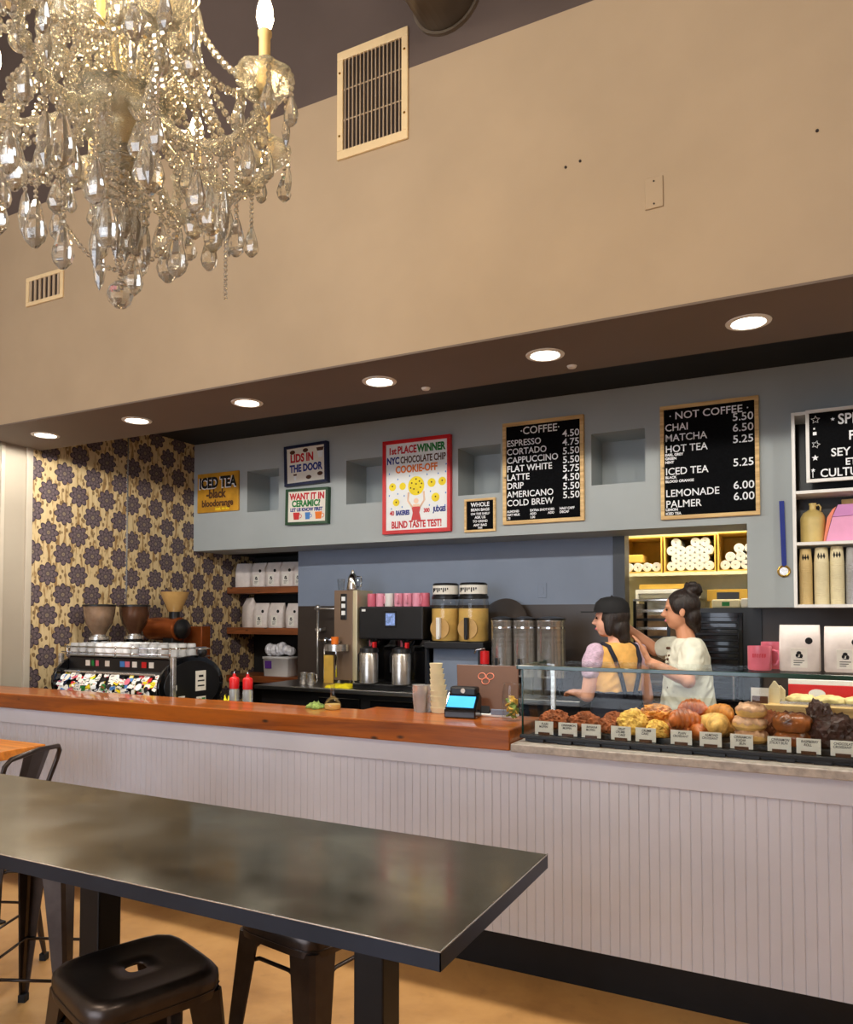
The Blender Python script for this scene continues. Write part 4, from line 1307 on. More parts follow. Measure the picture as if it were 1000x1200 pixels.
# ================================================================== PASTRY CASE
PX0 = -1.155
DZ = 1.036
t = thing('pastry_case', 'long glass pastry case on the grey stone ledge', 'display case', (0, 0, 0))
b = MB()
b.box(PX0, 1.3, 3.235, 3.262, DZ, DZ + .004)
obj('base_rail', MB().box(PX0 - .008, 1.3, 3.232, 3.256, DZ + .014, DZ + .030), 'black', t, .003)
b = MB()
for i in range(18):
    x = PX0 + .04 + i * .125
    b.box(x, x + .062, 3.236, 3.252, DZ - .001, DZ + .016)
obj('rail_feet', b, 'black', t)
obj('deck', MB().box(PX0, 1.3, 3.30, 3.84, DZ - .001, DZ + .018), 'black', t, .003)
obj('front_glass', MB().box(PX0, 1.3, 3.242, 3.250, DZ + .030, 1.357), 'pane', t)
obj('side_glass', MB().box(PX0, PX0 + .008, 3.252, 3.72, DZ + .018, 1.357), 'pane', t)
b = MB().box(PX0 - .015, 1.3, 3.238, 3.66, 1.3575, 1.3745)
obj('top_glass', b, 'pane', t)
obj('top_edge', MB().box(PX0 - .015, 1.3, 3.230, 3.2375, 1.357, 1.375).box(PX0 - .022, PX0 - .0155, 3.230, 3.66, 1.357, 1.375), 'pane_edge', t, .002)
obj('corner_post', MB().box(PX0 - .001, PX0 + .006, 3.242, 3.250, DZ + .03, 1.357), 'pane_edge', t)
obj('rear_post', MB().box(PX0 + .01, PX0 + .03, 3.64, 3.66, DZ + .018, 1.357).box(1.26, 1.28, 3.64, 3.66, DZ + .018, 1.357).box(.17, .182, 3.42, 3.43, 1.22, 1.357), 'steel', t)
obj('tray', MB().box(PX0 + .04, 1.2, 3.32, 3.60, DZ + .018, DZ + .045), 'black', t, .004)
TZ = DZ + .0455


def blob(name, label, cat, loc, r, m, seed, rough=.25, freq=9, flat=.72, grp=None, streak=0):
    """irregular baked lump"""
    bm = bmesh.new()
    bmesh.ops.create_icosphere(bm, subdivisions=4, radius=1)
    for v in bm.verts:
        p = v.co.copy()
        n1 = noise.noise(p * 1.6 + Vector((seed, 0, seed)))
        n2 = noise.noise(p * freq * .6 + Vector((0, seed, 0)))
        k = 1 + .16 * n1 + rough * .55 * n2
        q = p * k
        z = q.z
        if z < -.45:
            z = -.45 + (z + .45) * .1
        v.co = Vector((q.x * r[0], q.y * r[1], (z + .5) * r[2] * flat))
    me = bpy.data.meshes.new(name)
    bm.to_mesh(me)
    bm.free()
    for p in me.polygons:
        p.use_smooth = rough < .3
    me.materials.append(M[m])
    o = bpy.data.objects.new(name, me)
    COL.objects.link(o)
    o.location = loc
    return tag(o, label, cat, grp)


def croissant(label, loc, L, r, m, rz, tilt=0.0, grp=None):
    b = MB()
    rings = []
    n = 45
    for i in range(n):
        u = i / (n - 1) * 2 - 1
        bend = .32 * L * u * u
        rad = r * (max(0.0, 1 - abs(u) ** 2.2) ** .62 + .06)
        ridge = 1 + .13 * abs(math.sin(u * 3.5 * PI)) - .06
        ring = []
        for j in range(16):
            a = 2 * PI * j / 16
            ring.append((u * L / 2, -bend + rad * ridge * math.cos(a), r * .9 + rad * ridge * .9 * math.sin(a) - (r * .9 if False else 0)))
        rings.append(ring)
    b.loft(rings)
    o = obj('croissant', b, m)
    o.location = loc
    o.rotation_euler = (tilt, 0, rz)
    return tag(o, label, 'croissant', grp)


def bun(label, loc, r, h, top, side, seed, grp=None, swirl=True):
    t = thing('sticky_bun', label, 'bun', loc, seed, grp)
    obj('dough', MB().lathe([(0, 0), (r * .86, .0), (r, h * .25), (r * .98, h * .55), (r * .8, h * .75), (0, h * .8)], (0, 0, 0), 26), side, t)
    b = MB()
    bm = []
    prof = [(r * 1.0, h * .46), (r * 1.01, h * .58), (r * .97, h * .70), (r * .88, h * .82), (r * .76, h * .91), (r * .6, h * .97), (r * .45, h * 1.0), (r * .3, h * .98), (r * .15, h * .96), (0, h * .98)]
    b.lathe(prof, (0, 0, 0), 40)
    if swirl:
        pts = []
        for i in range(60):
            a = i * .28
            rr = r * .86 * (1 - i / 62)
            zz = h * (.84 + .17 * (i / 60))
            pts.append((rr * math.cos(a), rr * math.sin(a), zz))
        b.tube(pts, r * .085, 6)
    random.seed(seed)
    b.v = [(x + .12 * r * noise.noise(Vector((x * 60, y * 60, seed))), y + .12 * r * noise.noise(Vector((y * 60, x * 60, seed + 3))), z + .20 * h * noise.noise(Vector((x * 75, y * 75, seed + 9)))) for x, y, z in b.v]
    obj('glaze', b, top, t)
    return t


# left to right behind the cards
blob('streusel_muffin', 'brown crumbly muffin behind the first card from the left', 'pastry', (-1.045, 3.385, TZ), (.068, .06, .075), 'streusel', 1, .42, 16)
blob('streusel_muffin', 'brown crumbly muffin behind the second card from the left', 'pastry', (-.905, 3.39, TZ), (.072, .06, .075), 'streusel', 2, .42, 16)
blob('streusel_muffin', 'smaller brown crumbly muffin behind the third card from the left', 'pastry', (-.79, 3.37, TZ), (.052, .05, .065), 'streusel', 3, .42, 16)
blob('streusel_muffin', 'brown crumbly muffin at the back between the third and fourth cards', 'pastry', (-.80, 3.495, TZ), (.06, .05, .07), 'streusel', 14, .42, 16)
blob('crumb_cake', 'large yellow crumb topped cake behind the fourth card', 'pastry', (-.690, 3.37, TZ), (.068, .06, .10), 'crumb', 4, .30, 22)
blob('crumb_cake', 'low yellow crumb topped cake behind the fifth card', 'pastry', (-.585, 3.35, TZ), (.048, .05, .065), 'crumb', 5, .30, 22)
blob('scone', 'golden rough scone highest in the row, behind the yellow crumb cakes', 'scone', (-.605, 3.48, TZ + .055), (.072, .055, .065), 'golden', 6, .4, 14)
blob('scone', 'lower golden scone carrying the highest scone', 'scone', (-.600, 3.48, TZ - .0), (.072, .055, .085), 'golden', 16, .3, 12)
croissant('big brown croissant behind the sixth card', (-.485, 3.37, TZ + .035), .145, .046, 'croissant', .5)
croissant('croissant lying under the big brown croissant behind the sixth card', (-.49, 3.40, TZ - .035 + .03), .13, .04, 'croissant', -.3)
croissant('croissant on top at the back behind the sixth card', (-.455, 3.49, TZ + .075), .125, .042, 'croissant', .1)
croissant('croissant underneath at the back behind the sixth card', (-.45, 3.49, TZ - .0), .135, .046, 'croissant', -.5)
croissant('small croissant end right of the sixth card', (-.415, 3.345, TZ - .0), .11, .036, 'croissant', 1.1)
blob('bread_roll', 'small round golden roll low between the fifth and sixth cards', 'roll', (-.56, 3.345, TZ - .002), (.026, .026, .032), 'golden', 8, .12, 6, .9)
croissant('pale almond croissant leaning up behind the seventh card', (-.345, 3.36, TZ + .022), .15, .048, 'almond', -.9, .0)
croissant('almond croissant at the back right behind the seventh card', (-.335, 3.48, TZ + .06), .13, .042, 'golden', -.3)
croissant('lower almond croissant at the back behind the seventh card', (-.33, 3.48, TZ), .13, .038, 'almond', .3)
bun('iced bun on top of the pile behind the eighth card', (-.215, 3.385, TZ + .104), .060, .052, 'icing', 'cream_side', 1)
bun('iced bun in the middle of the pile behind the eighth card', (-.222, 3.385, TZ + .050), .066, .055, 'icing', 'cream_side', 2)
bun('iced bun at the bottom of the pile behind the eighth card', (-.216, 3.385, TZ), .066, .052, 'icing', 'cream_side', 3)
bun('shiny brown bun on top behind the ninth card', (-.065, 3.385, TZ + .056), .072, .070, 'glazed', 'glazed', 4, None, False)
bun('shiny brown bun underneath behind the ninth card', (-.062, 3.385, TZ), .070, .060, 'glazed', 'glazed', 5, None, False)
blob('chocolate_roll', 'large dark chocolate roll behind the tenth card', 'roll', (.085, 3.385, TZ), (.085, .062, .125), 'choc', 9, .32, 14)
blob('chocolate_roll', 'dark chocolate roll at the back left of the large dark roll', 'roll', (.035, 3.51, TZ), (.06, .05, .155), 'choc', 10, .3, 14)
blob('chocolate_roll', 'dark chocolate roll at the right edge of the picture', 'roll', (.25, 3.385, TZ), (.07, .06, .115), 'choc', 11, .32, 14)
blob('cinnamon_knot', 'small brown knot between the eighth and ninth cards', 'bun', (-.142, 3.50, TZ), (.045, .045, .11), 'streusel', 12, .3, 9)

CARDS = [(-1.06, 'PLAIN\nMUFFIN'), (-.952, 'CINNAMON\nMUFFIN'), (-.848, 'BANANA\nMUFFIN'), (-.72, 'FRUIT\nCRUMB\nCAKE'), (-.617, 'CRUMB\nCAKE'), (-.474, 'PLAIN\nCROISSANT'), (-.36, 'ALMOND\nCROISSANT'),
         (-.244, 'CINNAMON\nSUGAR\nBUN'), (-.108, 'CINNAMON\nSTICKY BUN'), (-.006, 'RASPBERRY\nROLL'), (.11, 'CHOCOLATE\nCROISSANT')]
ORD = ('first', 'second', 'third', 'fourth', 'fifth', 'sixth', 'seventh', 'eighth', 'ninth', 'tenth', 'eleventh')
for i, (x, s) in enumerate(CARDS):
    wz = -.0006 * i
    t = thing('price_card', 'white handwritten pastry card, ' + ORD[i] + ' from the left along the case', 'card', (x, 3.268, DZ + .030), 0, 'pastry name cards')
    obj('card', MB().box(-.042, .042, -.001, .001, .002, .060), 'paper', t)
    obj('holder', MB().box(-.026, .026, -.005, -.0012, -.010, .012).box(-.026, .026, .0012, .005, -.010, .012), 'brown_text', t, .001)
    b = MB()
    ls = s.split('\n')
    for k, q in enumerate(ls):
        b.text(q, .003 * (-1) ** k, .044 - k * .0125, .0135, -.0013, 'CENTER', .85, .0004, .0002, .2)
    obj('handwriting', b, 'black_text', t)
obj('card_rail', MB().box(PX0 + .01, 1.2, 3.256, 3.299, DZ + .0, DZ + .0195), 'black', bpy.data.objects['pastry_case'])

# riser with flatbread tray at the right of the case
t = thing('wooden_riser', 'pale wooden riser board in the right of the pastry case', 'riser', (-.235, 3.615, DZ + .018))
obj('board', MB().box(0, 1.1, 0, .22, .115, .158), 'pale_oak', t, .003)
obj('leg', MB().box(.03, .05, .03, .19, 0, .115), 'pale_oak', t)
obj('leg', MB().box(1.05, 1.07, .03, .19, 0, .115), 'pale_oak', t)
RZ = DZ + .018 + .158
t = thing('bread_tray', 'steel tray of pale flatbread on the wooden riser', 'tray', (.09, 3.73, RZ + .0005))
obj('tray', MB().box(-.20, .20, -.07, .07, 0, .003).box(-.205, -.2, -.075, .075, 0, .012).box(.2, .205, -.075, .075, 0, .012).box(-.2, .2, -.075, -.07, 0, .012).box(-.2, .2, .07, .075, 0, .012), 'steel', t)
for k, (x, s) in enumerate(((-.12, .07), (-.01, .062), (.10, .07))):
    blob('flatbread', ('left', 'middle', 'right')[k] + ' pale flatbread on the steel tray', 'bread', (.09 + x, 3.73, RZ + .004), (.062, .05, .035), 'flatbread', 30 + k, .2, 10)
t = thing('pastry_box', 'long red cardboard box with white oval mark behind the flatbread tray', 'box', (.04, 3.86, RZ))
t.location = (.03, 3.822, RZ)
obj('carton', MB().box(-.115, .17, -.013, .012, 0, .075), 'red', t, .002)
obj('lid', MB().box(-.115, .17, -.010, .010, .0755, .098), 'poster', t, .002)
b = MB()
disc(b, .0, .037, .020, -.0132, 24, 1.7)
obj('oval_mark', b, 'poster', t)
t = thing('price_card', 'small white card in a brown holder at the left end of the wooden riser', 'card', (-.195, 3.645, RZ), 0)
obj('holder', MB().box(-.032, .032, -.004, .004, 0, .032), 'brown_text', t, .002)
obj('card', MB().box(-.036, .036, .0045, .006, .003, .068), 'paper', t)
for x, y, h_, l in ((-.138, 3.70, .095, 'taller small cream carton beside the brown holder'), (-.118, 3.765, .07, 'shorter small cream carton behind the taller one')):
    t = thing('small_carton', l, 'carton', (x, y, RZ))
    obj('carton', MB().box(-.022, .022, -.018, .018, 0, h_ * .7), 'kraft_light', t, .002)
    obj('gable', MB().prism([(-.022, h_ * .7), (.022, h_ * .7), (.004, h_), (-.004, h_)], -.018, .018), 'kraft_light', t)

# on top of the glass
GZ = 1.375
mug('front pink mug on the glass top of the pastry case', (-.180, 3.40, GZ), 'pink', .25, .098, .046)
mug('pink mug half hidden behind the front pink mug', (-.135, 3.51, GZ), 'pink', .1, .112, .046)
b = MB()
for k in range(6):
    a = -PI / 2 - .75 + k * .2
    x, y = .0466 * math.cos(a), .0466 * math.sin(a)
    b.M = Matrix.Translation((x, y, .052)) @ Matrix.Rotation(a + PI / 2, 4, 'Z')
    b.box(-.003, -.001, -.0006, 0, 0, .015)
    b.box(-.001, .0026, -.0006, 0, .012, .015)
    b.box(.0012, .0026, -.0006, 0, .002 * (k % 2), .009 + .003 * (k % 3))
    b.M = Matrix()
front = [o for o in bpy.data.objects if o.get('label') == 'front pink mug on the glass top of the pastry case'][0]
obj('mug_lettering', b, 'red_text', front)
coffee_bag(.150, .185, .075, 'white coffee bag beside the pink mugs on the glass top', (-.032, 3.42, GZ), 0, False, None)
coffee_bag(.150, .180, .075, 'white coffee bag at the right edge on the glass top', (.130, 3.42, GZ), 0, False, None)


# ================================================================== PEOPLE
def remeshed(name, mb, voxel, m, parent=None, it=3, fold=0.0):
    tmp = obj('tmp_shape', mb, m)
    md = tmp.modifiers.new('remesh', 'REMESH')
    md.mode = 'VOXEL'
    md.voxel_size = voxel
    sm = tmp.modifiers.new('smooth', 'SMOOTH')
    sm.factor = .5
    sm.iterations = it
    dg = bpy.context.evaluated_depsgraph_get()
    me = bpy.data.meshes.new_from_object(tmp.evaluated_get(dg))
    me.name = name
    if not me.materials:
        me.materials.append(M[m])
    for p in me.polygons:
        p.use_smooth = True
    old = tmp.data
    bpy.data.objects.remove(tmp)
    bpy.data.meshes.remove(old)
    o = bpy.data.objects.new(name, me)
    COL.objects.link(o)
    if parent:
        o.parent = parent
    if fold:                                   # soft cloth folds
        for v in me.vertices:
            p, nn = v.co, v.normal
            q = Vector((p.x * 9, p.y * 9, p.z * 16 + p.y * 10))
            v.co = p + nn * fold * (.6 - 1.6 * abs(noise.noise(q)) + .5 * noise.noise(q * 2.1))
    return o


def limb(b, pts, rs):
    """tapered limb with rounded joints; extra points keep the taper smooth"""
    P, Q = [], []
    for i in range(len(pts) - 1):
        a, c = Vector(pts[i]), Vector(pts[i + 1])
        for k in range(4):
            f = k / 4
            P.append(a.lerp(c, f))
            Q.append(rs[i] * (1 - f) + rs[i + 1] * f)
    P.append(Vector(pts[-1]))
    Q.append(rs[-1])
    b.tube(P, Q, 12)
    for p, r in zip(pts, rs):
        b.ball(p, r, 12, 8)


def torso(b, secs, seg=28):
    rings = []
    for z, hx, hy, xo in secs:
        rings.append([(xo + hx * math.cos(2 * PI * j / seg), hy * math.sin(2 * PI * j / seg), z) for j in range(seg)])
    b.loft(rings)


def hand(b, wrist, d, up, side, curl=.35):
    """palm, four unequal fingers and a thumb; d = forearm direction, up = back of the hand, side = thumb side"""
    d, up, side = Vector(d).normalized(), Vector(up).normalized(), Vector(side).normalized()
    w = Vector(wrist)
    for k in range(5):
        c = w + d * (.02 + .016 * k)
        b.ball(c + side * .012, .019, 10, 6)
        b.ball(c - side * .014, .018, 10, 6)
    for k, L in enumerate((.070, .080, .074, .058)):
        p0 = w + d * .086 + side * (.027 - .018 * k)
        p1 = p0 + (d - up * curl * .3) * L * .45
        p2 = p1 + (d - up * curl) * L * .32
        p3 = p2 + (d - up * curl * 2) * L * .25
        b.tube([p0 - d * .03, p0, p1, p2, p3], [.009, .0095, .009, .008, .0065], 8)
        b.ball(p3, .0066, 8, 6)
    q0 = w + d * .03 + side * .028
    q1 = q0 + (d * .6 + side * .8 - up * .2) * .035
    q2 = q1 + (d * .95 + side * .25 - up * .2) * .032
    b.tube([q0 - side * .015, q0, q1, q2], [.013, .012, .010, .008], 8)
    b.ball(q2, .008, 8, 6)


def head(b, c, a):
    """skull, jaw, nose, brow, lips and ears around centre c, turned by a about Z"""
    b.M = Matrix.Translation(c) @ Matrix.Rotation(a, 4, 'Z')
    b.ball((-.008, 0, .028), (.094, .076, .088), 24, 16)
    b.ball((.018, 0, -.028), (.068, .062, .080), 20, 14)
    b.ball((.036, 0, -.078), (.040, .040, .030), 16, 10)
    b.tube([(.078, 0, .018), (.094, 0, -.008), (.105, 0, -.024), (.088, 0, -.032)], [.009, .010, .013, .009], 8)
    b.ball((.097, .011, -.028), .008, 8, 6).ball((.097, -.011, -.028), .008, 8, 6)
    b.ball((.074, .030, .024), (.014, .024, .009), 10, 6).ball((.074, -.030, .024), (.014, .024, .009), 10, 6)
    b.ball((.079, 0, -.054), (.010, .023, .007), 10, 6).ball((.077, 0, -.064), (.010, .020, .007), 10, 6)
    for s in (-1, 1):
        b.ball((-.010, s * .077, -.008), (.018, .008, .032), 10, 8)
    b.M = Matrix()


def face_bits(t, c, a):
    for s, nm in ((1, 'eye'), (-1, 'eye')):
        b = MB()
        b.M = Matrix.Translation(c) @ Matrix.Rotation(a, 4, 'Z')
        b.ball((.078, s * .031, .006), (.007, .013, .006), 10, 8)
        obj('eye', b, 'black_text', t)
    b = MB()
    b.M = Matrix.Translation(c) @ Matrix.Rotation(a, 4, 'Z')
    b.ball((.086, 0, -.059), (.006, .022, .008), 12, 8)
    obj('mouth', b, 'pink', t)


# ---- person in the black cap, back towards us
d = math.atan2(.66, -.75)
t = thing('person', 'person in black cap, mustard top and dark apron seen from behind', 'person', (-1.035, 4.60, 0), d)
b = MB()
torso(b, [(.86, .10, .15, 0), (.95, .115, .165, 0), (1.08, .10, .135, 0), (1.20, .105, .145, 0), (1.32, .10, .160, 0), (1.395, .075, .150, -.005), (1.43, .05, .07, -.01)])
limb(b, [(-.005, 0, 1.40), (.005, 0, 1.50)], [.052, .048])
for s in (-1, 1):
    limb(b, [(0, s * .085, .90), (.02, s * .09, .50), (-.01, s * .09, .10)], [.09, .062, .042])
    limb(b, [(-.02, s * .09, .06), (.12, s * .10, .035)], [.042, .032])
LS, RS = (0, .148, 1.375), (0, -.148, 1.375)
LE, RE = (.03, .190, 1.12), (-.03, -.195, 1.10)
LW, RW = (.20, .14, 1.115), (.07, -.22, .87)
limb(b, [LS, LE, LW], [.052, .041, .027])
limb(b, [RS, RE, RW], [.052, .041, .027])
hand(b, LW, (1, -.1, .02), (0, 0, 1), (0, -1, .1), .5)
hand(b, RW, (.25, 0, -1), (0, -1, 0), (1, 0, .2), .4)
HC = Vector((.03, .02, 1.575))
ha = PI - d - .12
hrot = (PI + .05) - d
head(b, HC, hrot)
remeshed('body', b, .0055, 'skin_a', t)
face_bits(t, HC, hrot)
b = MB()
torso(b, [(1.0, .120, .158, 0), (1.10, .113, .150, 0), (1.20, .118, .158, 0), (1.32, .110, .160, 0), (1.395, .086, .146, -.005), (1.432, .062, .085, -.01)])
remeshed('top', b, .009, 'yellow_top', t, 2, .006)
for s in (-1, 1):
    b = MB()
    p = Vector((0, s * .152, 1.375))
    q = Vector((.01, s * .180, 1.265))
    limb(b, [p, p.lerp(q, .5), q], [.058, .064, .052])
    remeshed('sleeve', b, .008, 'lilac', t, 2, .008)
b = MB()
torso(b, [(.70, .150, .19, 0), (.86, .142, .185, 0), (.96, .135, .178, 0), (1.06, .128, .166, 0), (1.12, .124, .160, .0), (1.15, .124, .158, .002)])
remeshed('apron_skirt', b, .01, 'apron', t, 2)
for s in (-1, 1):
    b = MB()
    b.tube([(-.128, s * .03, 1.12), (-.128, s * .062, 1.24), (-.108, s * .088, 1.34), (-.06, s * .098, 1.415), (0, s * .10, 1.43), (.06, s * .09, 1.40), (.115, s * .08, 1.30), (.125, s * .07, 1.15)], .013, 6)
    obj('apron_strap', b, 'apron', t)
for s in (-1, 1):
    b = MB()
    limb(b, [(0, s * .085, .86), (.02, s * .09, .50), (-.01, s * .09, .10)], [.105, .078, .06])
    remeshed('trouser_leg', b, .01, 'apron', t, 2)
    b = MB()
    limb(b, [(-.03, s * .09, .055), (.13, s * .10, .042)], [.05, .04])
    obj('shoe', b, 'black', t)
b = MB()
b.M = Matrix.Translation(HC) @ Matrix.Rotation(hrot, 4, 'Z')
b.ball((-.022, 0, .020), (.096, .086, .092), 20, 14)
b.ball((-.055, 0, -.055), (.060, .078, .085), 20, 12)
b.ball((-.075, 0, -.11), (.042, .062, .060), 16, 10)
for s in (-1, 1):
    b.ball((-.005, s * .068, -.03), (.035, .022, .075), 12, 8)
b.M = Matrix()
remeshed('hair', b, .007, 'hair', t, 2)
b = MB()
b.M = Matrix.Translation(HC) @ Matrix.Rotation(hrot, 4, 'Z')
b.lathe([(.104, .040), (.104, .065), (.094, .10), (.066, .126), (.03, .136), (0, .138)], (-.008, 0, 0), 28, 'Z', True, 1.03, .90)
b.ball((-.008, 0, .137), .008, 8, 6)
obj('cap', b, 'cap', t)
b = MB()
b.M = Matrix.Translation(HC) @ Matrix.Rotation(hrot, 4, 'Z')
rim = [(.09 * math.cos(a) * 1.05, .082 * math.sin(a)) for a in [R(-70 + 140 * i / 14) for i in range(15)]]
outer = [(.082 + .098 * math.cos(a), .078 * math.sin(a)) for a in [R(80 - 160 * i / 14) for i in range(15)]]
b.prism(rim + outer, .040, .047, 'XY')
obj('cap_brim', b, 'cap', t)

# ---- person in the white tee, facing left
d2 = math.atan2(-.22, -.97)
t = thing('person', 'person in loose white tee with dark hair in a bun, facing left', 'person', (-.635, 4.66, 0), d2)
b = MB()
torso(b, [(.86, .10, .155, 0), (.95, .115, .17, 0), (1.08, .10, .14, 0), (1.20, .105, .15, 0), (1.34, .10, .165, 0), (1.42, .075, .155, -.005), (1.455, .05, .07, -.005)])
limb(b, [(0, 0, 1.43), (.02, 0, 1.54)], [.054, .050])
for s in (-1, 1):
    limb(b, [(0, s * .085, .90), (.02, s * .09, .50), (-.01, s * .09, .10)], [.09, .062, .042])
    limb(b, [(-.02, s * .09, .06), (.12, s * .10, .035)], [.042, .032])
LE, LW = (.02, .245, 1.235), (.225, .215, 1.335)
RE, RW = (.17, -.225, 1.385), (.34, -.20, 1.52)
limb(b, [(-.01, .165, 1.41), LE, LW], [.052, .042, .027])
limb(b, [(.0, -.165, 1.41), RE, RW], [.052, .042, .027])
hand(b, LW, (.42, 0, .9), (1, 0, -.4), (0, -1, 0), -.25)
hand(b, RW, (.8, 0, .6), (-.6, 0, .8), (0, 1, 0), .4)
HC = Vector((.035, .01, 1.625))
head(b, HC, -.12)
remeshed('body', b, .0055, 'skin_b', t)
face_bits(t, HC, -.12)
b = MB()
torso(b, [(1.055, .150, .195, .0), (1.07, .152, .196, 0), (1.16, .138, .178, 0), (1.26, .128, .172, 0), (1.35, .120, .178, 0), (1.42, .092, .166, -.005), (1.458, .066, .09, -.005)])
for s, e, fr in ((1, LE, .62), (-1, RE, .66)):
    p = Vector((-.01, s * .168, 1.405))
    q = p.lerp(Vector(e), fr)
    limb(b, [p, p.lerp(q, .5), q], [.064, .068, .066])
remeshed('tee', b, .008, 'tee', t, 2, .014)
b = MB()
random.seed(9)
for i in range(9):
    z = 1.16 + .03 * i
    for k in range(2):
        yy = .03 + .05 * k + random.uniform(-.01, .01)
        b.ball((.127 - abs(yy) * .12 - .01 * (z > 1.34), yy, z + random.uniform(-.01, .01)), (.008, .013, .009), 6, 4, False)
obj('tee_print', b, 'brown_text', t)
for s in (-1, 1):
    b = MB()
    limb(b, [(0, s * .08, .98), (.02, s * .09, .50), (-.01, s * .09, .10)], [.115, .078, .06])
    remeshed('jean_leg', b, .01, 'jeans', t, 2)
    b = MB()
    limb(b, [(-.03, s * .09, .055), (.13, s * .10, .042)], [.05, .04])
    obj('shoe', b, 'white_plastic', t)
b = MB()
b.M = Matrix.Translation(HC) @ Matrix.Rotation(-.12, 4, 'Z')
b.ball((-.016, 0, .036), (.096, .086, .094), 20, 14)
for s in (-1, 1):
    b.ball((.012, s * .066, .03), (.034, .022, .05), 12, 8)
b.ball((-.062, 0, -.035), (.052, .070, .075), 18, 12)
b.ball((-.070, .0, .125), (.050, .052, .042), 16, 10)
random.seed(5)
for k in range(22):
    a_ = random.random() * 6.28
    b.ball((-.070 + .038 * math.cos(a_), .04 * math.sin(a_), .128 + random.uniform(-.03, .03)), random.uniform(.012, .02), 8, 6)
b.ball((-.085, 0, -.085), (.03, .04, .05), 12, 8)
b.M = Matrix()
remeshed('hair', b, .007, 'hair', t, 1)

# ================================================================== KITCHEN BEYOND THE OPENING
t = thing('wire_shelf', 'long cream wire shelf high on the kitchen rear wall', 'shelf', (-1.80, 7.30, 1.985))
b = MB()
b.box(0, 2.3, 0, .012, -.02, .012).box(0, 2.3, .58, .592, -.02, .012)
for i in range(47):
    b.box(i * .049, i * .049 + .006, 0, .592, .006, .012)
for i in range(24):
    b.box(i * .098 + .02, i * .098 + .07, -.002, .0, -.017, -.002)
obj('rack', b, 'cream', t)
obj('bracket', MB().box(.02, .04, .03, .645, -.06, -.02).box(2.2, 2.22, .03, .645, -.06, -.02), 'cream', t)
KZ = 1.9975


def open_box(label, x0, x1, h, y=7.32, dpt=.5):
    t = thing('open_carton', label, 'box', (x0, y, KZ))
    w = x1 - x0
    b = MB().box(0, .012, 0, dpt, 0, h).box(w - .012, w, 0, dpt, 0, h).box(.012, w - .012, 0, dpt, 0, .012).box(.012, w - .012, 0, dpt, h - .012, h).box(.012, w - .012, dpt - .012, dpt, .012, h - .012)
    obj('carton', b, 'cardboard', t)
    return t


open_box('open yellow carton at the left end of the kitchen shelf', -1.59, -1.215, .345)
open_box('open yellow carton full of white rolls, middle of the kitchen shelf', -1.20, -.742, .345)
open_box('open yellow carton of white rolls at the right of the kitchen shelf', -.728, -.25, .355)


def roll(x, z, label, group, r=.043):
    o = obj('paper_roll', MB().lathe([(.009, .05), (.009, .0), (r * .42, .0), (r * .45, .012), (r * .50, .012), (r * .53, .0), (r * .72, .0), (r * .75, .012), (r * .80, .012), (r * .83, .0), (r * .95, .0), (r, .006), (r, .30), (0, .30)], (0, 0, 0), 18, '-Y'), 'paper')
    o.location = (x, 7.345, z)
    return tag(o, label, 'roll', group)


for r_, n in enumerate((5, 4, 5, 3)):
    for c in range(n):
        x = -1.135 + c * .0835 + (.042 if r_ % 2 else 0) - (0 if r_ < 3 else .0) + (.09 if r_ == 3 and c > 0 else 0)
        roll(x, KZ + .0135 + .043 + r_ * .0735, 'white rolls seen end on, packed in the middle kitchen carton', 'white rolls in the middle carton')
for r_, n in enumerate((4, 3, 2)):
    for c in range(n):
        roll(-.665 + c * .0875 + .044 * r_ + (.0 if r_ < 2 else .03), KZ + .0135 + .043 + r_ * .075, 'white rolls seen end on, in the right kitchen carton', 'white rolls in the right carton')
for c in range(4):
    roll(-1.532 + c * .0865, KZ + .0135 + .043, 'white rolls in the bottom of the left kitchen carton', 'white rolls in the left carton')
tag(obj('yellow_packet', MB().box(-1.56, -1.40, 7.36, 7.60, KZ + .105, KZ + .18), 'cardboard', None, .01), 'yellow packet lying on the rolls in the left kitchen carton', 'packet')

t = thing('pan_rack', 'dark sheet pan rack left of the person in white', 'rack', (-1.33, 6.62, 0))
for x, y in ((0, 0), (.28, 0), (0, .5), (.28, .5)):
    obj('post', MB().box(x - .012, x + .012, y - .012, y + .012, 0, 1.72), 'black', t)
obj('side', MB().box(-.012, -.008, .012, .49, .1, 1.7), 'steel', t)
for i in range(20):
    z = .2 + i * .075
    obj('sheet_pan', MB().box(.014, .266, .0, .48, z, z + .010).box(.014, .266, -.004, .0, z, z + .022), 'steel' if i % 2 else 'black', t)
obj('top_panel', MB().box(-.012, .292, -.012, .512, 1.721, 1.735), 'steel', t)
t = thing('steel_fridge', 'tall beige grey steel cabinet behind the person in white', 'cabinet', (-1.06, 7.35, 0))
obj('body', MB().box(-.33, .16, 0, .55, 0, 1.75), 'steel', t, .006)
obj('door', MB().box(-.32, .15, -.02, 0, .06, 1.60), 'hopper_pale', t, .006)
obj('frame', MB().box(-.40, .18, -.05, -.025, 1.80, 1.84).box(-.40, -.375, -.05, -.025, 0, 1.80), 'white', t, .003)
tag(obj('flat_carton', MB().box(-1.43, -1.0, 7.33, 7.75, 1.845, 1.89), 'cardboard', None, .004), 'flat yellow carton on top of the white framed steel cabinet', 'box')
obj('top_plate', MB().box(-.40, .18, -.02, .50, 1.755, 1.84), 'white', t, .003)
b = MB()
for z in (1.757,):
    pass
t = thing('proofing_cabinet', 'black louvred cabinet at the right of the kitchen', 'cabinet', (-.76, 6.70, 0))
obj('body', MB().box(-.16, .62, .02, .60, .08, 1.66), 'black', t, .006)
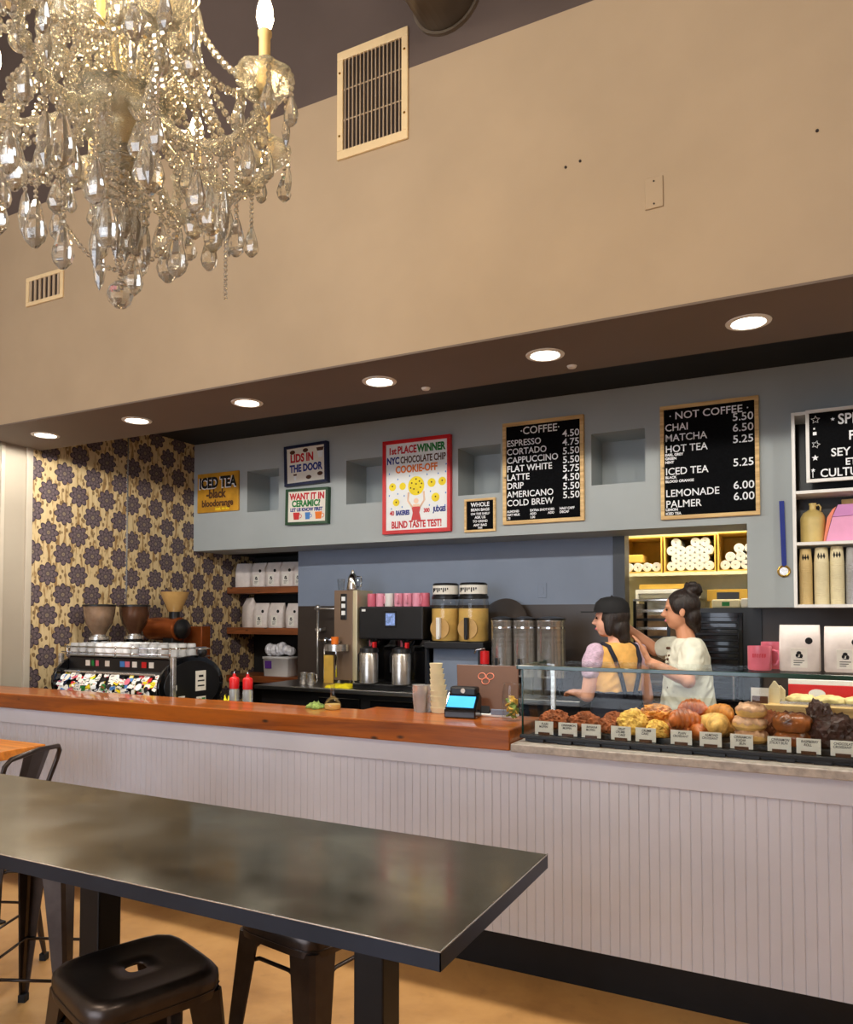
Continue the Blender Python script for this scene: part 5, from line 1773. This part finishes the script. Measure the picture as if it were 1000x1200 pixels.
for i in range(22):
    z = .5 + i * .05
    obj('louvre', MB().prism([(0.0, z), (.012, z + .01), (.012, z + .035), (0, z + .03)], -.12, .24, 'YZ'), 'black_gloss', t)
obj('door_frame', MB().box(-.16, -.13, 0, .02, .1, 1.62).box(.25, .28, 0, .02, .1, 1.62).box(-.13, .25, .0, .02, 1.58, 1.62), 'black_gloss', t, .003)
obj('handle', MB().box(.20, .215, -.03, -.015, .9, 1.1), 'steel', t, .003)
obj('foot', MB().cyl((-.12, .06, 0), .025, .08, 10).cyl((.58, .06, 0), .025, .08, 10).cyl((-.12, .55, 0), .025, .08, 10).cyl((.58, .55, 0), .025, .08, 10), 'steel', t)
t = thing('supply_carton', 'low yellow carton on the black kitchen cabinet', 'box', (-.76, 6.95, 1.66))
obj('carton', MB().box(-.02, .36, .0, .3, .06, .16), 'cardboard', t, .003)
obj('base', MB().box(.0, .34, .02, .28, 0, .06), 'cardboard', t)
obj('opening', MB().box(.06, .24, -.003, 0, .075, .135), 'black', t)
t = thing('paper_pack', 'white wrapped paper packs with a green mark on the black kitchen cabinet', 'pack', (-.66, 6.74, 1.66))
obj('pack', MB().box(-.06, .16, 0, .17, 0, .07), 'kraft_light', t, .012)
obj('pack', MB().box(.165, .36, 0, .17, 0, .078), 'paper', t, .012)
obj('green_mark', MB().box(.02, .08, -.002, .0, .015, .05), 'green_text', t)
t = thing('wall_papers', 'coloured papers pinned on the left kitchen wall', 'papers', (-1.818, 7.25, 1.55))
obj('sheet', MB().box(0, .004, 0, .35, .25, .72), 'poster', t)
obj('sheet', MB().box(.0045, .008, .08, .26, .30, .52), 'blue_pale_text', t)
obj('sheet', MB().box(.0045, .008, .08, .26, .53, .60), 'red_text', t)
obj('sheet', MB().box(.0, .004, .02, .33, -.1, .23), 'kraft_light', t)
t = thing('ceiling_lamp', 'white fluorescent ceiling lamp of the kitchen', 'lamp', (-.9, 7.05, 2.80))
obj('housing', MB().box(-.72, .72, -.27, .27, 0, .049), 'white', t, .006)
obj('diffuser', MB().box(-.70, .70, -.25, .25, -.012, -.0), 'glow', t, .003)

# ================================================================== DINING: METAL TABLE, STOOLS, CHAIR, WOOD TABLE
t = thing('metal_table', 'long bar height table with a patinated zinc top and black posts', 'table', (0, 0, 0))
TX0, TX1, TY0, TY1, TT = -3.0, -.573, 1.19, 1.79, 1.021
obj('tabletop', MB().box(TX0 + .002, TX1 - .002, TY0 + .002, TY1 - .002, TT - .012, TT), 'zinc', t, .002)
obj('edge_band', MB().box(TX0, TX1, TY0, TY0 + .002, TT - .034, TT - .0015).box(TX1 - .002, TX1, TY0, TY1, TT - .034, TT - .0015).box(TX0, TX1, TY1 - .002, TY1, TT - .034, TT - .0015).box(TX0, TX0 + .002, TY0, TY1, TT - .034, TT - .0015), 'zinc_edge', t)
obj('edge_highlight', MB().box(TX0, TX1, TY0 - .0005, TY0 + .0015, TT - .0014, TT + .0006).box(TX1 - .0015, TX1 + .0005, TY0, TY1, TT - .0014, TT + .0006), 'steel', t)  # bright steel strip standing in for the highlight on the top edge
obj('core', MB().box(TX0 + .003, TX1 - .003, TY0 + .003, TY1 - .003, TT - .033, TT - .013), 'black', t)
for x in (-.876, -1.763, -2.72):
    obj('leg', MB().box(x - .038, x + .038, 1.452, 1.528, .012, TT - .034), 'post', t, .004)
    obj('foot_plate', MB().box(x - .14, x + .14, 1.30, 1.68, 0, .012), 'post', t, .003)


def sq(r, z, n=32, e=5.0):
    out = []
    for j in range(n):
        a = 2 * PI * (j + .5) / n
        c, s = math.cos(a), math.sin(a)
        k = (abs(c) ** e + abs(s) ** e) ** (-1 / e)
        out.append((r * k * c, r * k * s, z))
    return out


def stool_parts(t, sh=.76, top=.158, foot=.205, gap=.15):
    rings = [sq(top, sh - .065, e=6), sq(top + .001, sh - .03, e=6), sq(top - .001, sh - .012, e=6), sq(top - .010, sh - .002, e=5), sq(top - .02, sh, e=5), sq(top - .032, sh - .003, e=5), sq(.06, sh - .004, e=4), sq(.025, sh - .004, e=3), sq(.023, sh - .010, e=3), sq(.06, sh - .010, e=4), sq(top - .026, sh - .010, e=5), sq(top - .006, sh - .03, e=6), sq(top - .005, sh - .065, e=6)]
    b = MB().loft(rings + [rings[0]], True, False)
    obj('seat', b, 'gunmetal', t)
    obj('seat_seam', MB().tube(sq(top + .001, sh - .045, 32, 6), .0022, 4, True), 'gunmetal', t)
    zt, zb = sh - .052, .03
    for sx in (-1, 1):
        for sy in (-1, 1):
            b = MB()
            rg = []
            for k in range(6):
                f = k / 5
                o_ = (top - .007) * (1 - f) + foot * f
                z = zt * (1 - f) + zb * f
                a = .088 * (1 - f) + .026 * f
                th = .006
                pts = [(0, 0), (-a, 0), (-a, -th), (-th * 2, -th), (-th, -th * 2), (-th, -a), (0, -a)]
                pts = [(-.012, 0), (-a, 0), (-a, -th), (-.014, -th), (-th, -.014), (-th, -a), (0, -a), (0, -.012)]
                ring = [(sx * (o_ + p), sy * (o_ + q), z) for p, q in pts]
                rg.append(ring)
            b.loft(rg, False)
            lg = obj('leg', b, 'gunmetal', t)
            obj('rubber_foot', MB().box(sx * foot - .016 - sx * .012, sx * foot + .016 - sx * .012, sy * foot - .016 - sy * .012, sy * foot + .016 - sy * .012, 0, .032), 'rubber', lg, .003)
    zz = .265
    o_ = (top * (zz - zb) + foot * (zt - zz)) / (zt - zb) - .012
    obj('foot_brace', MB().tube([(-o_, -o_, zz), (o_, -o_, zz), (o_, o_, zz), (-o_, o_, zz)], .0065, 6, True), 'gunmetal', t)
    zz = sh - .125
    b = MB()
    for k in range(4):
        b.M = Matrix.Rotation(k * PI / 2, 4, 'Z')
        r = top - .004
        b.tube([(-.13, r - .004, sh - .17), (-.10, r - .006, sh - .128), (-.06, r - .008, sh - .112), (.06, r - .008, sh - .112), (.10, r - .006, sh - .128), (.13, r - .004, sh - .17)], .006, 6)
    obj('seat_gusset', b, 'gunmetal', t)


t = thing('bar_stool', 'dark metal backless bar stool in front of the zinc table', 'stool', (-1.455, 1.335, 0), R(-20))
stool_parts(t)
t = thing('bar_stool', 'dark metal bar stool tucked under the far side of the zinc table', 'stool', (-1.29, 1.83, 0), R(-10))
stool_parts(t)
t = thing('bar_stool', 'dark metal bar stool behind the left part of the zinc table', 'stool', (-2.675, 2.0, 0), R(24))
stool_parts(t)
t = thing('bar_chair', 'dark metal chair with a hooped back at the end of the honey wooden table', 'chair', (-3.30, 2.145, 0), R(112))
stool_parts(t, .62, .155, .20)
# back: bent tube hoop and tapered centre splat on the -Y side
b = MB()
hoop = [(-.140, -.150, .57), (-.160, -.180, .75), (-.200, -.225, .92), (-.202, -.238, .965), (-.175, -.246, .990), (0, -.262, 1.004), (.175, -.246, .990), (.202, -.238, .965), (.200, -.225, .92), (.160, -.180, .75), (.140, -.150, .57)]
b.tube(hoop, .011, 8)
obj('back_hoop', b, 'gunmetal', t)
b = MB()
rg = []
for z, w_, y in ((.605, .056, -.140), (.75, .066, -.180), (.90, .084, -.228), (.998, .096, -.258)):
    rg.append([(-w_, y, z), (-w_ * .5, y - .006, z), (w_ * .5, y - .006, z), (w_, y, z), (w_, y + .004, z), (-w_, y + .004, z)])
b.loft(rg, False)
obj('back_splat', b, 'gunmetal', t)
t = thing('wood_table', 'honey coloured wooden bar table at the left edge', 'table', (-4.22, 2.36, 0))
obj('tabletop', MB().box(-.62, .62, -.34, .32, .872, .92), 'table_wood', t, .004)
for x in (-.4, .35):
    obj('leg', MB().box(x - .04, x + .04, -.04, .04, .012, .872), 'post', t, .003)
    obj('foot_plate', MB().box(x - .12, x + .12, -.22, .22, 0, .012), 'post', t, .003)

# ================================================================== CHANDELIER
CX, CY = -1.345, 1.165
t = thing('crystal_chandelier', 'crystal chandelier with candle arms and hanging bead strands', 'chandelier', (CX, CY, 2.62))
DROP = [(0, .0), (.006, -.004), (.010, -.014), (.0165, -.034), (.019, -.046), (.015, -.058), (.006, -.066), (0, -.068)]
LEAF = [(0, 0), (.005, -.006), (.010, -.022), (.013, -.045), (.009, -.068), (0, -.085)]
BALL = [(0, 0), (.010, -.004), (.021, -.016), (.025, -.028), (.021, -.041), (.010, -.052), (0, -.055)]


def drop_into(b, p, s=1.0, prof=DROP, sq_=1.0, seg=8):
    pr = [(r * s, h * s) for r, h in prof]
    b.lathe(pr, p, seg, 'Z', False, 1.0, sq_)


def beads(b, pts, r, gap=2.05):
    """beads strung along a polyline"""
    pts = [Vector(p) for p in pts]
    L = [0]
    for a, c in zip(pts[:-1], pts[1:]):
        L.append(L[-1] + (c - a).length)
    n = max(2, int(L[-1] / (r * gap)))
    k = 0
    for i in range(n + 1):
        s = L[-1] * i / n
        while k < len(L) - 2 and L[k + 1] < s:
            k += 1
        f = (s - L[k]) / max(1e-9, L[k + 1] - L[k])
        b.ball(tuple(pts[k].lerp(pts[k + 1], f)), r, 8, 5, False)


def swag(p, q, sag, n=16):
    p, q = Vector(p), Vector(q)
    return [p.lerp(q, i / n) - Vector((0, 0, sag * 4 * (i / n) * (1 - i / n))) for i in range(n + 1)]


# stem, bowls, crown
obj('stem', MB().lathe([(.010, -.06), (.022, -.04), (.034, -.01), (.022, .03), (.018, .05), (.040, .09), (.055, .13), (.046, .18), (.020, .23), (.018, .30), (.036, .34), (.044, .40), (.026, .46), (.016, .50), (.014, .80)], (0, 0, 0), 16), 'silver_stem', t)
obj('hanging_rod', MB().cyl((0, 0, .80), .008, 2.78, 10), 'chrome', t)
obj('ceiling_rose', MB().lathe([(.07, 3.58), (.06, 3.55), (.02, 3.53), (0, 3.53)], (0, 0, 0), 24), 'chrome', t)
fl = []
b = MB()
n = 32
rings = []
for r, z in ((.018, .005), (.045, .010), (.072, .040), (.088, .090), (.094, .125), (.090, .125), (.068, .050), (.042, .020), (.018, .015)):
    rings.append([(r * (1 + .035 * math.cos(8 * 2 * PI * j / 48)) * math.cos(2 * PI * j / 48), r * (1 + .035 * math.cos(8 * 2 * PI * j / 48)) * math.sin(2 * PI * j / 48), z) for j in range(48)])
b.loft(rings + [rings[0]], True, False)
obj('lower_bowl', b, 'crystal_arm', t)
b = MB()
rings = []
for r, z in ((.016, -.045), (.036, -.045), (.055, -.030), (.058, -.024), (.050, -.026), (.032, -.036), (.016, -.036)):
    rings.append([(r * math.cos(2 * PI * j / 32), r * math.sin(2 * PI * j / 32), z) for j in range(32)])
b.loft(rings + [rings[0]], True, False)
obj('finial_dish', b, 'crystal_arm', t)
obj('arm_hub', MB().lathe([(.03, .075), (.055, .078), (.06, .09), (.055, .105), (.03, .108)], (0, 0, 0), 24), 'chrome', t)
b = MB()
rings = []
for r, z in ((.016, .42), (.06, .43), (.10, .455), (.104, .462), (.098, .462), (.06, .44), (.016, .43)):
    rings.append([(r * (1 + .04 * math.cos(8 * 2 * PI * j / 48)) * math.cos(2 * PI * j / 48), r * (1 + .04 * math.cos(8 * 2 * PI * j / 48)) * math.sin(2 * PI * j / 48), z) for j in range(48)])
b.loft(rings + [rings[0]], True, False)
obj('upper_dish', b, 'crystal_arm', t)

NA = 8
A0 = R(16)
RB = .335
tips = []
random.seed(17)
for i in range(NA):
    a = A0 + i * 2 * PI / NA
    ca, sa = math.cos(a), math.sin(a)
    prof = [(.05, .09), (.09, .075), (.14, .030), (.20, .000), (.26, .005), (.31, .035), (.335, .075), (.335, .095)]
    P = []
    for k in range(len(prof) - 1):
        for q in range(5):
            f = q / 5
            r0, z0 = prof[k]
            r1, z1 = prof[k + 1]
            P.append((r0 + (r1 - r0) * f, z0 + (z1 - z0) * f))
    P.append(prof[-1])
    rr = [.0095 + .0022 * math.sin(k * 2.1) for k in range(len(P))]
    obj('arm', MB().tube([(r * ca, r * sa, z) for r, z in P], rr, 8), 'crystal_arm', t)
    # upright decorative arm that curls over the top
    if i % 2 == 0:
        P2 = [(.04, .12), (.09, .16), (.14, .22), (.16, .29), (.14, .35), (.10, .37), (.085, .34)]
        a2 = a + PI / NA
        obj('scroll_arm', MB().tube([(r * math.cos(a2), r * math.sin(a2), z) for r, z in P2], [.010, .010, .0095, .009, .008, .007, .006], 8), 'crystal_arm', t)
    c = (RB * ca, RB * sa, .095)
    tips.append(c)
    rings = []
    for r, z in ((.012, -.012), (.028, -.010), (.048, .008), (.062, .040), (.059, .040), (.044, .014), (.026, -.002), (.012, -.004)):
        rings.append([(c[0] + r * (1 + .05 * math.cos(8 * 2 * PI * j / 40)) * math.cos(2 * PI * j / 40), c[1] + r * (1 + .05 * math.cos(8 * 2 * PI * j / 40)) * math.sin(2 * PI * j / 40), c[2] + z) for j in range(40)])
    bob = obj('drip_pan', MB().loft(rings + [rings[0]], True, False), 'crystal_arm', t)
    obj('candle_sleeve', MB().lathe([(0, .008), (.0125, .008), (.012, .125), (.015, .130), (.015, .137), (0, .139)], c, 16), 'candle', t)
    obj('flame_bulb', MB().lathe([(.008, .138), (.014, .150), (.0185, .167), (.016, .19), (.008, .215), (0, .228)], c, 16), 'flame', t)
    for k in range(6):
        a3 = 2 * PI * k / 6 + .3
        px, py = c[0] + .060 * math.cos(a3), c[1] + .060 * math.sin(a3)
        b = MB()
        kind = (k + i) % 3
        ln = .010 + .02 * random.random()
        beads(b, [(px, py, c[2] + .034), (px, py, c[2] + .012 - ln)], .0062, 2.2)
        drop_into(b, (px, py, c[2] + .010 - ln), (1.0, .85, 1.0)[kind], (DROP, LEAF, DROP)[kind], (.6, .7, 1)[kind])
        obj('crystal_drop', b, 'crystal', bob)
    lamp('chandelier_bulb', 'POINT', (CX + c[0], CY + c[1], 2.62 + c[2] + .26), BULB_W, (1.0, .74, .42), .014)

# bead strands: crown to drip pans, pan to pan, vertical chains under the bowl
for i, c in enumerate(tips):
    n_ = tips[(i + 1) % NA]
    a = A0 + i * 2 * PI / NA
    b = MB()
    beads(b, swag((.10 * math.cos(a), .10 * math.sin(a), .455), (c[0], c[1], c[2] + .03), .085), .0085)
    obj('bead_strand', b, 'crystal', t)
    b = MB()
    beads(b, [(r_ * math.cos(a), r_ * math.sin(a), z_ - .020) for r_, z_ in prof[1:-1]], .0090, 2.15)
    obj('bead_garland', b, 'crystal', t)
    for dd in (-.22, .22):
        b = MB()
        beads(b, swag((.09 * math.cos(a + dd), .09 * math.sin(a + dd), .455), (.23 * math.cos(a + dd * .6), .23 * math.sin(a + dd * .6), .03), .035), .0088)
        obj('bead_strand', b, 'crystal', t)
    b = MB()
    beads(b, swag((c[0], c[1], c[2] + .02), (n_[0], n_[1], n_[2] + .02), .075), .0085)
    obj('bead_strand', b, 'crystal', t)
    b = MB()
    beads(b, swag((.09 * math.cos(a + .2), .09 * math.sin(a + .2), .068), (c[0] * .97, c[1] * .97, c[2] - .01), .12), .008)
    obj('bead_strand', b, 'crystal', t)
    m = ((c[0] + n_[0]) / 2 * .80, (c[1] + n_[1]) / 2 * .80, .02)
    if i != 6:
        b = MB()
        beads(b, swag((.05 * math.cos(a), .05 * math.sin(a), .44), m, .03), .0085)
        obj('bead_strand', b, 'crystal', t)
    b = MB()
    if i == 6:
        m = (m[0], m[1], -.06)
    ln = random.choice((.05, .09, .13))
    beads(b, [m, (m[0], m[1], m[2] - ln)], .0062)
    drop_into(b, (m[0], m[1], m[2] - ln - .004), 1.35, DROP, .65)
    obj('crystal_drop', b, 'crystal', t)
    # low drops under each arm
    for rr_, zz_, sc, pf in ((.16, .015, 1.25, DROP), (.245, -.002, 1.35, LEAF), (.30, .02, 1.1, DROP), (.21, .0, 1.7, DROP)):
        b = MB()
        o_ = .03 if rr_ in (.21,) else -.01
        px, py = rr_ * math.cos(a + o_), rr_ * math.sin(a + o_)
        ln = random.uniform(.02, .10)
        beads(b, [(px, py, zz_), (px, py, zz_ - ln)], .0055)
        drop_into(b, (px, py, zz_ - ln - .003), sc, pf, random.uniform(.5, 1))
        obj('crystal_drop', b, 'crystal', t)
    # chain with a leaf drop at the rim of the lower bowl
    for o_ in (0, .4):
        b = MB()
        rb_ = .052 if o_ else .034
        px, py = rb_ * math.cos(a + o_), rb_ * math.sin(a + o_)
        ln = .07 + .09 * random.random()
        beads(b, [(px, py, .004), (px, py, .004 - ln)], .0085)
        drop_into(b, (px, py, .004 - ln - .004), 1.2, LEAF if o_ else DROP, .7)
        obj('crystal_drop', b, 'crystal', t)
    for rr_, zz_ in ((.10, .45), (.15, .38)):
        b = MB()
        px, py = rr_ * math.cos(a + .39), rr_ * math.sin(a + .39)
        drop_into(b, (px, py, zz_), 1.5, DROP, .6)
        beads(b, [(px, py, zz_ - .10), (px, py, zz_ - .22)], .008)
        obj('crystal_drop', b, 'crystal', t)
    b = MB()
    beads(b, swag((.055 * math.cos(a), .055 * math.sin(a), .40), (.088 * math.cos(a + .3), .088 * math.sin(a + .3), .07), -.05), .0088)
    obj('bead_strand', b, 'crystal', t)
# crown ring hung with large drops
obj('crown_ring', MB().tube([(.16 * math.cos(q * PI / 20), .16 * math.sin(q * PI / 20), .27) for q in range(40)], .006, 8, True), 'chrome', t)
for q in range(16):
    b = MB()
    px, py = .16 * math.cos(q * PI / 8), .16 * math.sin(q * PI / 8)
    drop_into(b, (px, py, .266), 1.35, DROP, .65)
    obj('crown_drop', b, 'crystal', t)
    b = MB()
    beads(b, swag((.16 * math.cos(q * PI / 8), .16 * math.sin(q * PI / 8), .27), (.092 * math.cos(q * PI / 8 + .2), .092 * math.sin(q * PI / 8 + .2), .125), .02), .0088)
    obj('basket_strand', b, 'crystal', t)
for q in range(4):
    a = q * PI / 2
    obj('crown_spoke', MB().tube([(.02 * math.cos(a), .02 * math.sin(a), .27), (.16 * math.cos(a), .16 * math.sin(a), .27)], .004, 6), 'chrome', t)
for q in range(3):
    a = q * 2 * PI / 3 + .4
    c = (.055 * math.cos(a), .055 * math.sin(a), .27)
    obj('candle_sleeve', MB().lathe([(0, 0), (.0125, 0), (.012, .04), (.015, .045), (0, .047)], c, 14), 'candle', t)
    obj('flame_bulb', MB().lathe([(.008, .046), (.014, .058), (.0185, .075), (.016, .098), (.008, .123), (0, .136)], c, 14), 'flame', t)
    lamp('chandelier_bulb', 'POINT', (CX + c[0], CY + c[1], 2.62 + c[2] + .15), BULB_W * 1.3, (1.0, .74, .42), .014)
# finial chain and ball, low swags, long tail strand
b = MB()
beads(b, [(0, 0, -.045), (0, 0, -.275)], .0068)
obj('bead_strand', b, 'crystal', t)
b = MB()
drop_into(b, (0, 0, -.282), 1.15, BALL, 1.0, 10)
obj('crystal_ball', b, 'crystal', t)
for k in range(4):
    a = A0 + R(20) + k * PI / 2
    b = MB()
    beads(b, swag((.12 * math.cos(a), .12 * math.sin(a), -.16), (0, 0, -.26), .025), .0058)
    obj('bead_strand', b, 'crystal', t)
    b = MB()
    beads(b, [(.12 * math.cos(a), .12 * math.sin(a), .05), (.12 * math.cos(a), .12 * math.sin(a), -.16)], .0062)
    drop_into(b, (.12 * math.cos(a), .12 * math.sin(a), -.165), 1.5, DROP, .7)
    obj('crystal_drop', b, 'crystal', t)
a = A0 + R(5)
b = MB()
beads(b, [(.24 * math.cos(a), .24 * math.sin(a), .02), (.24 * math.cos(a), .24 * math.sin(a), -.33)], .0050)
obj('bead_strand', b, 'crystal', t)
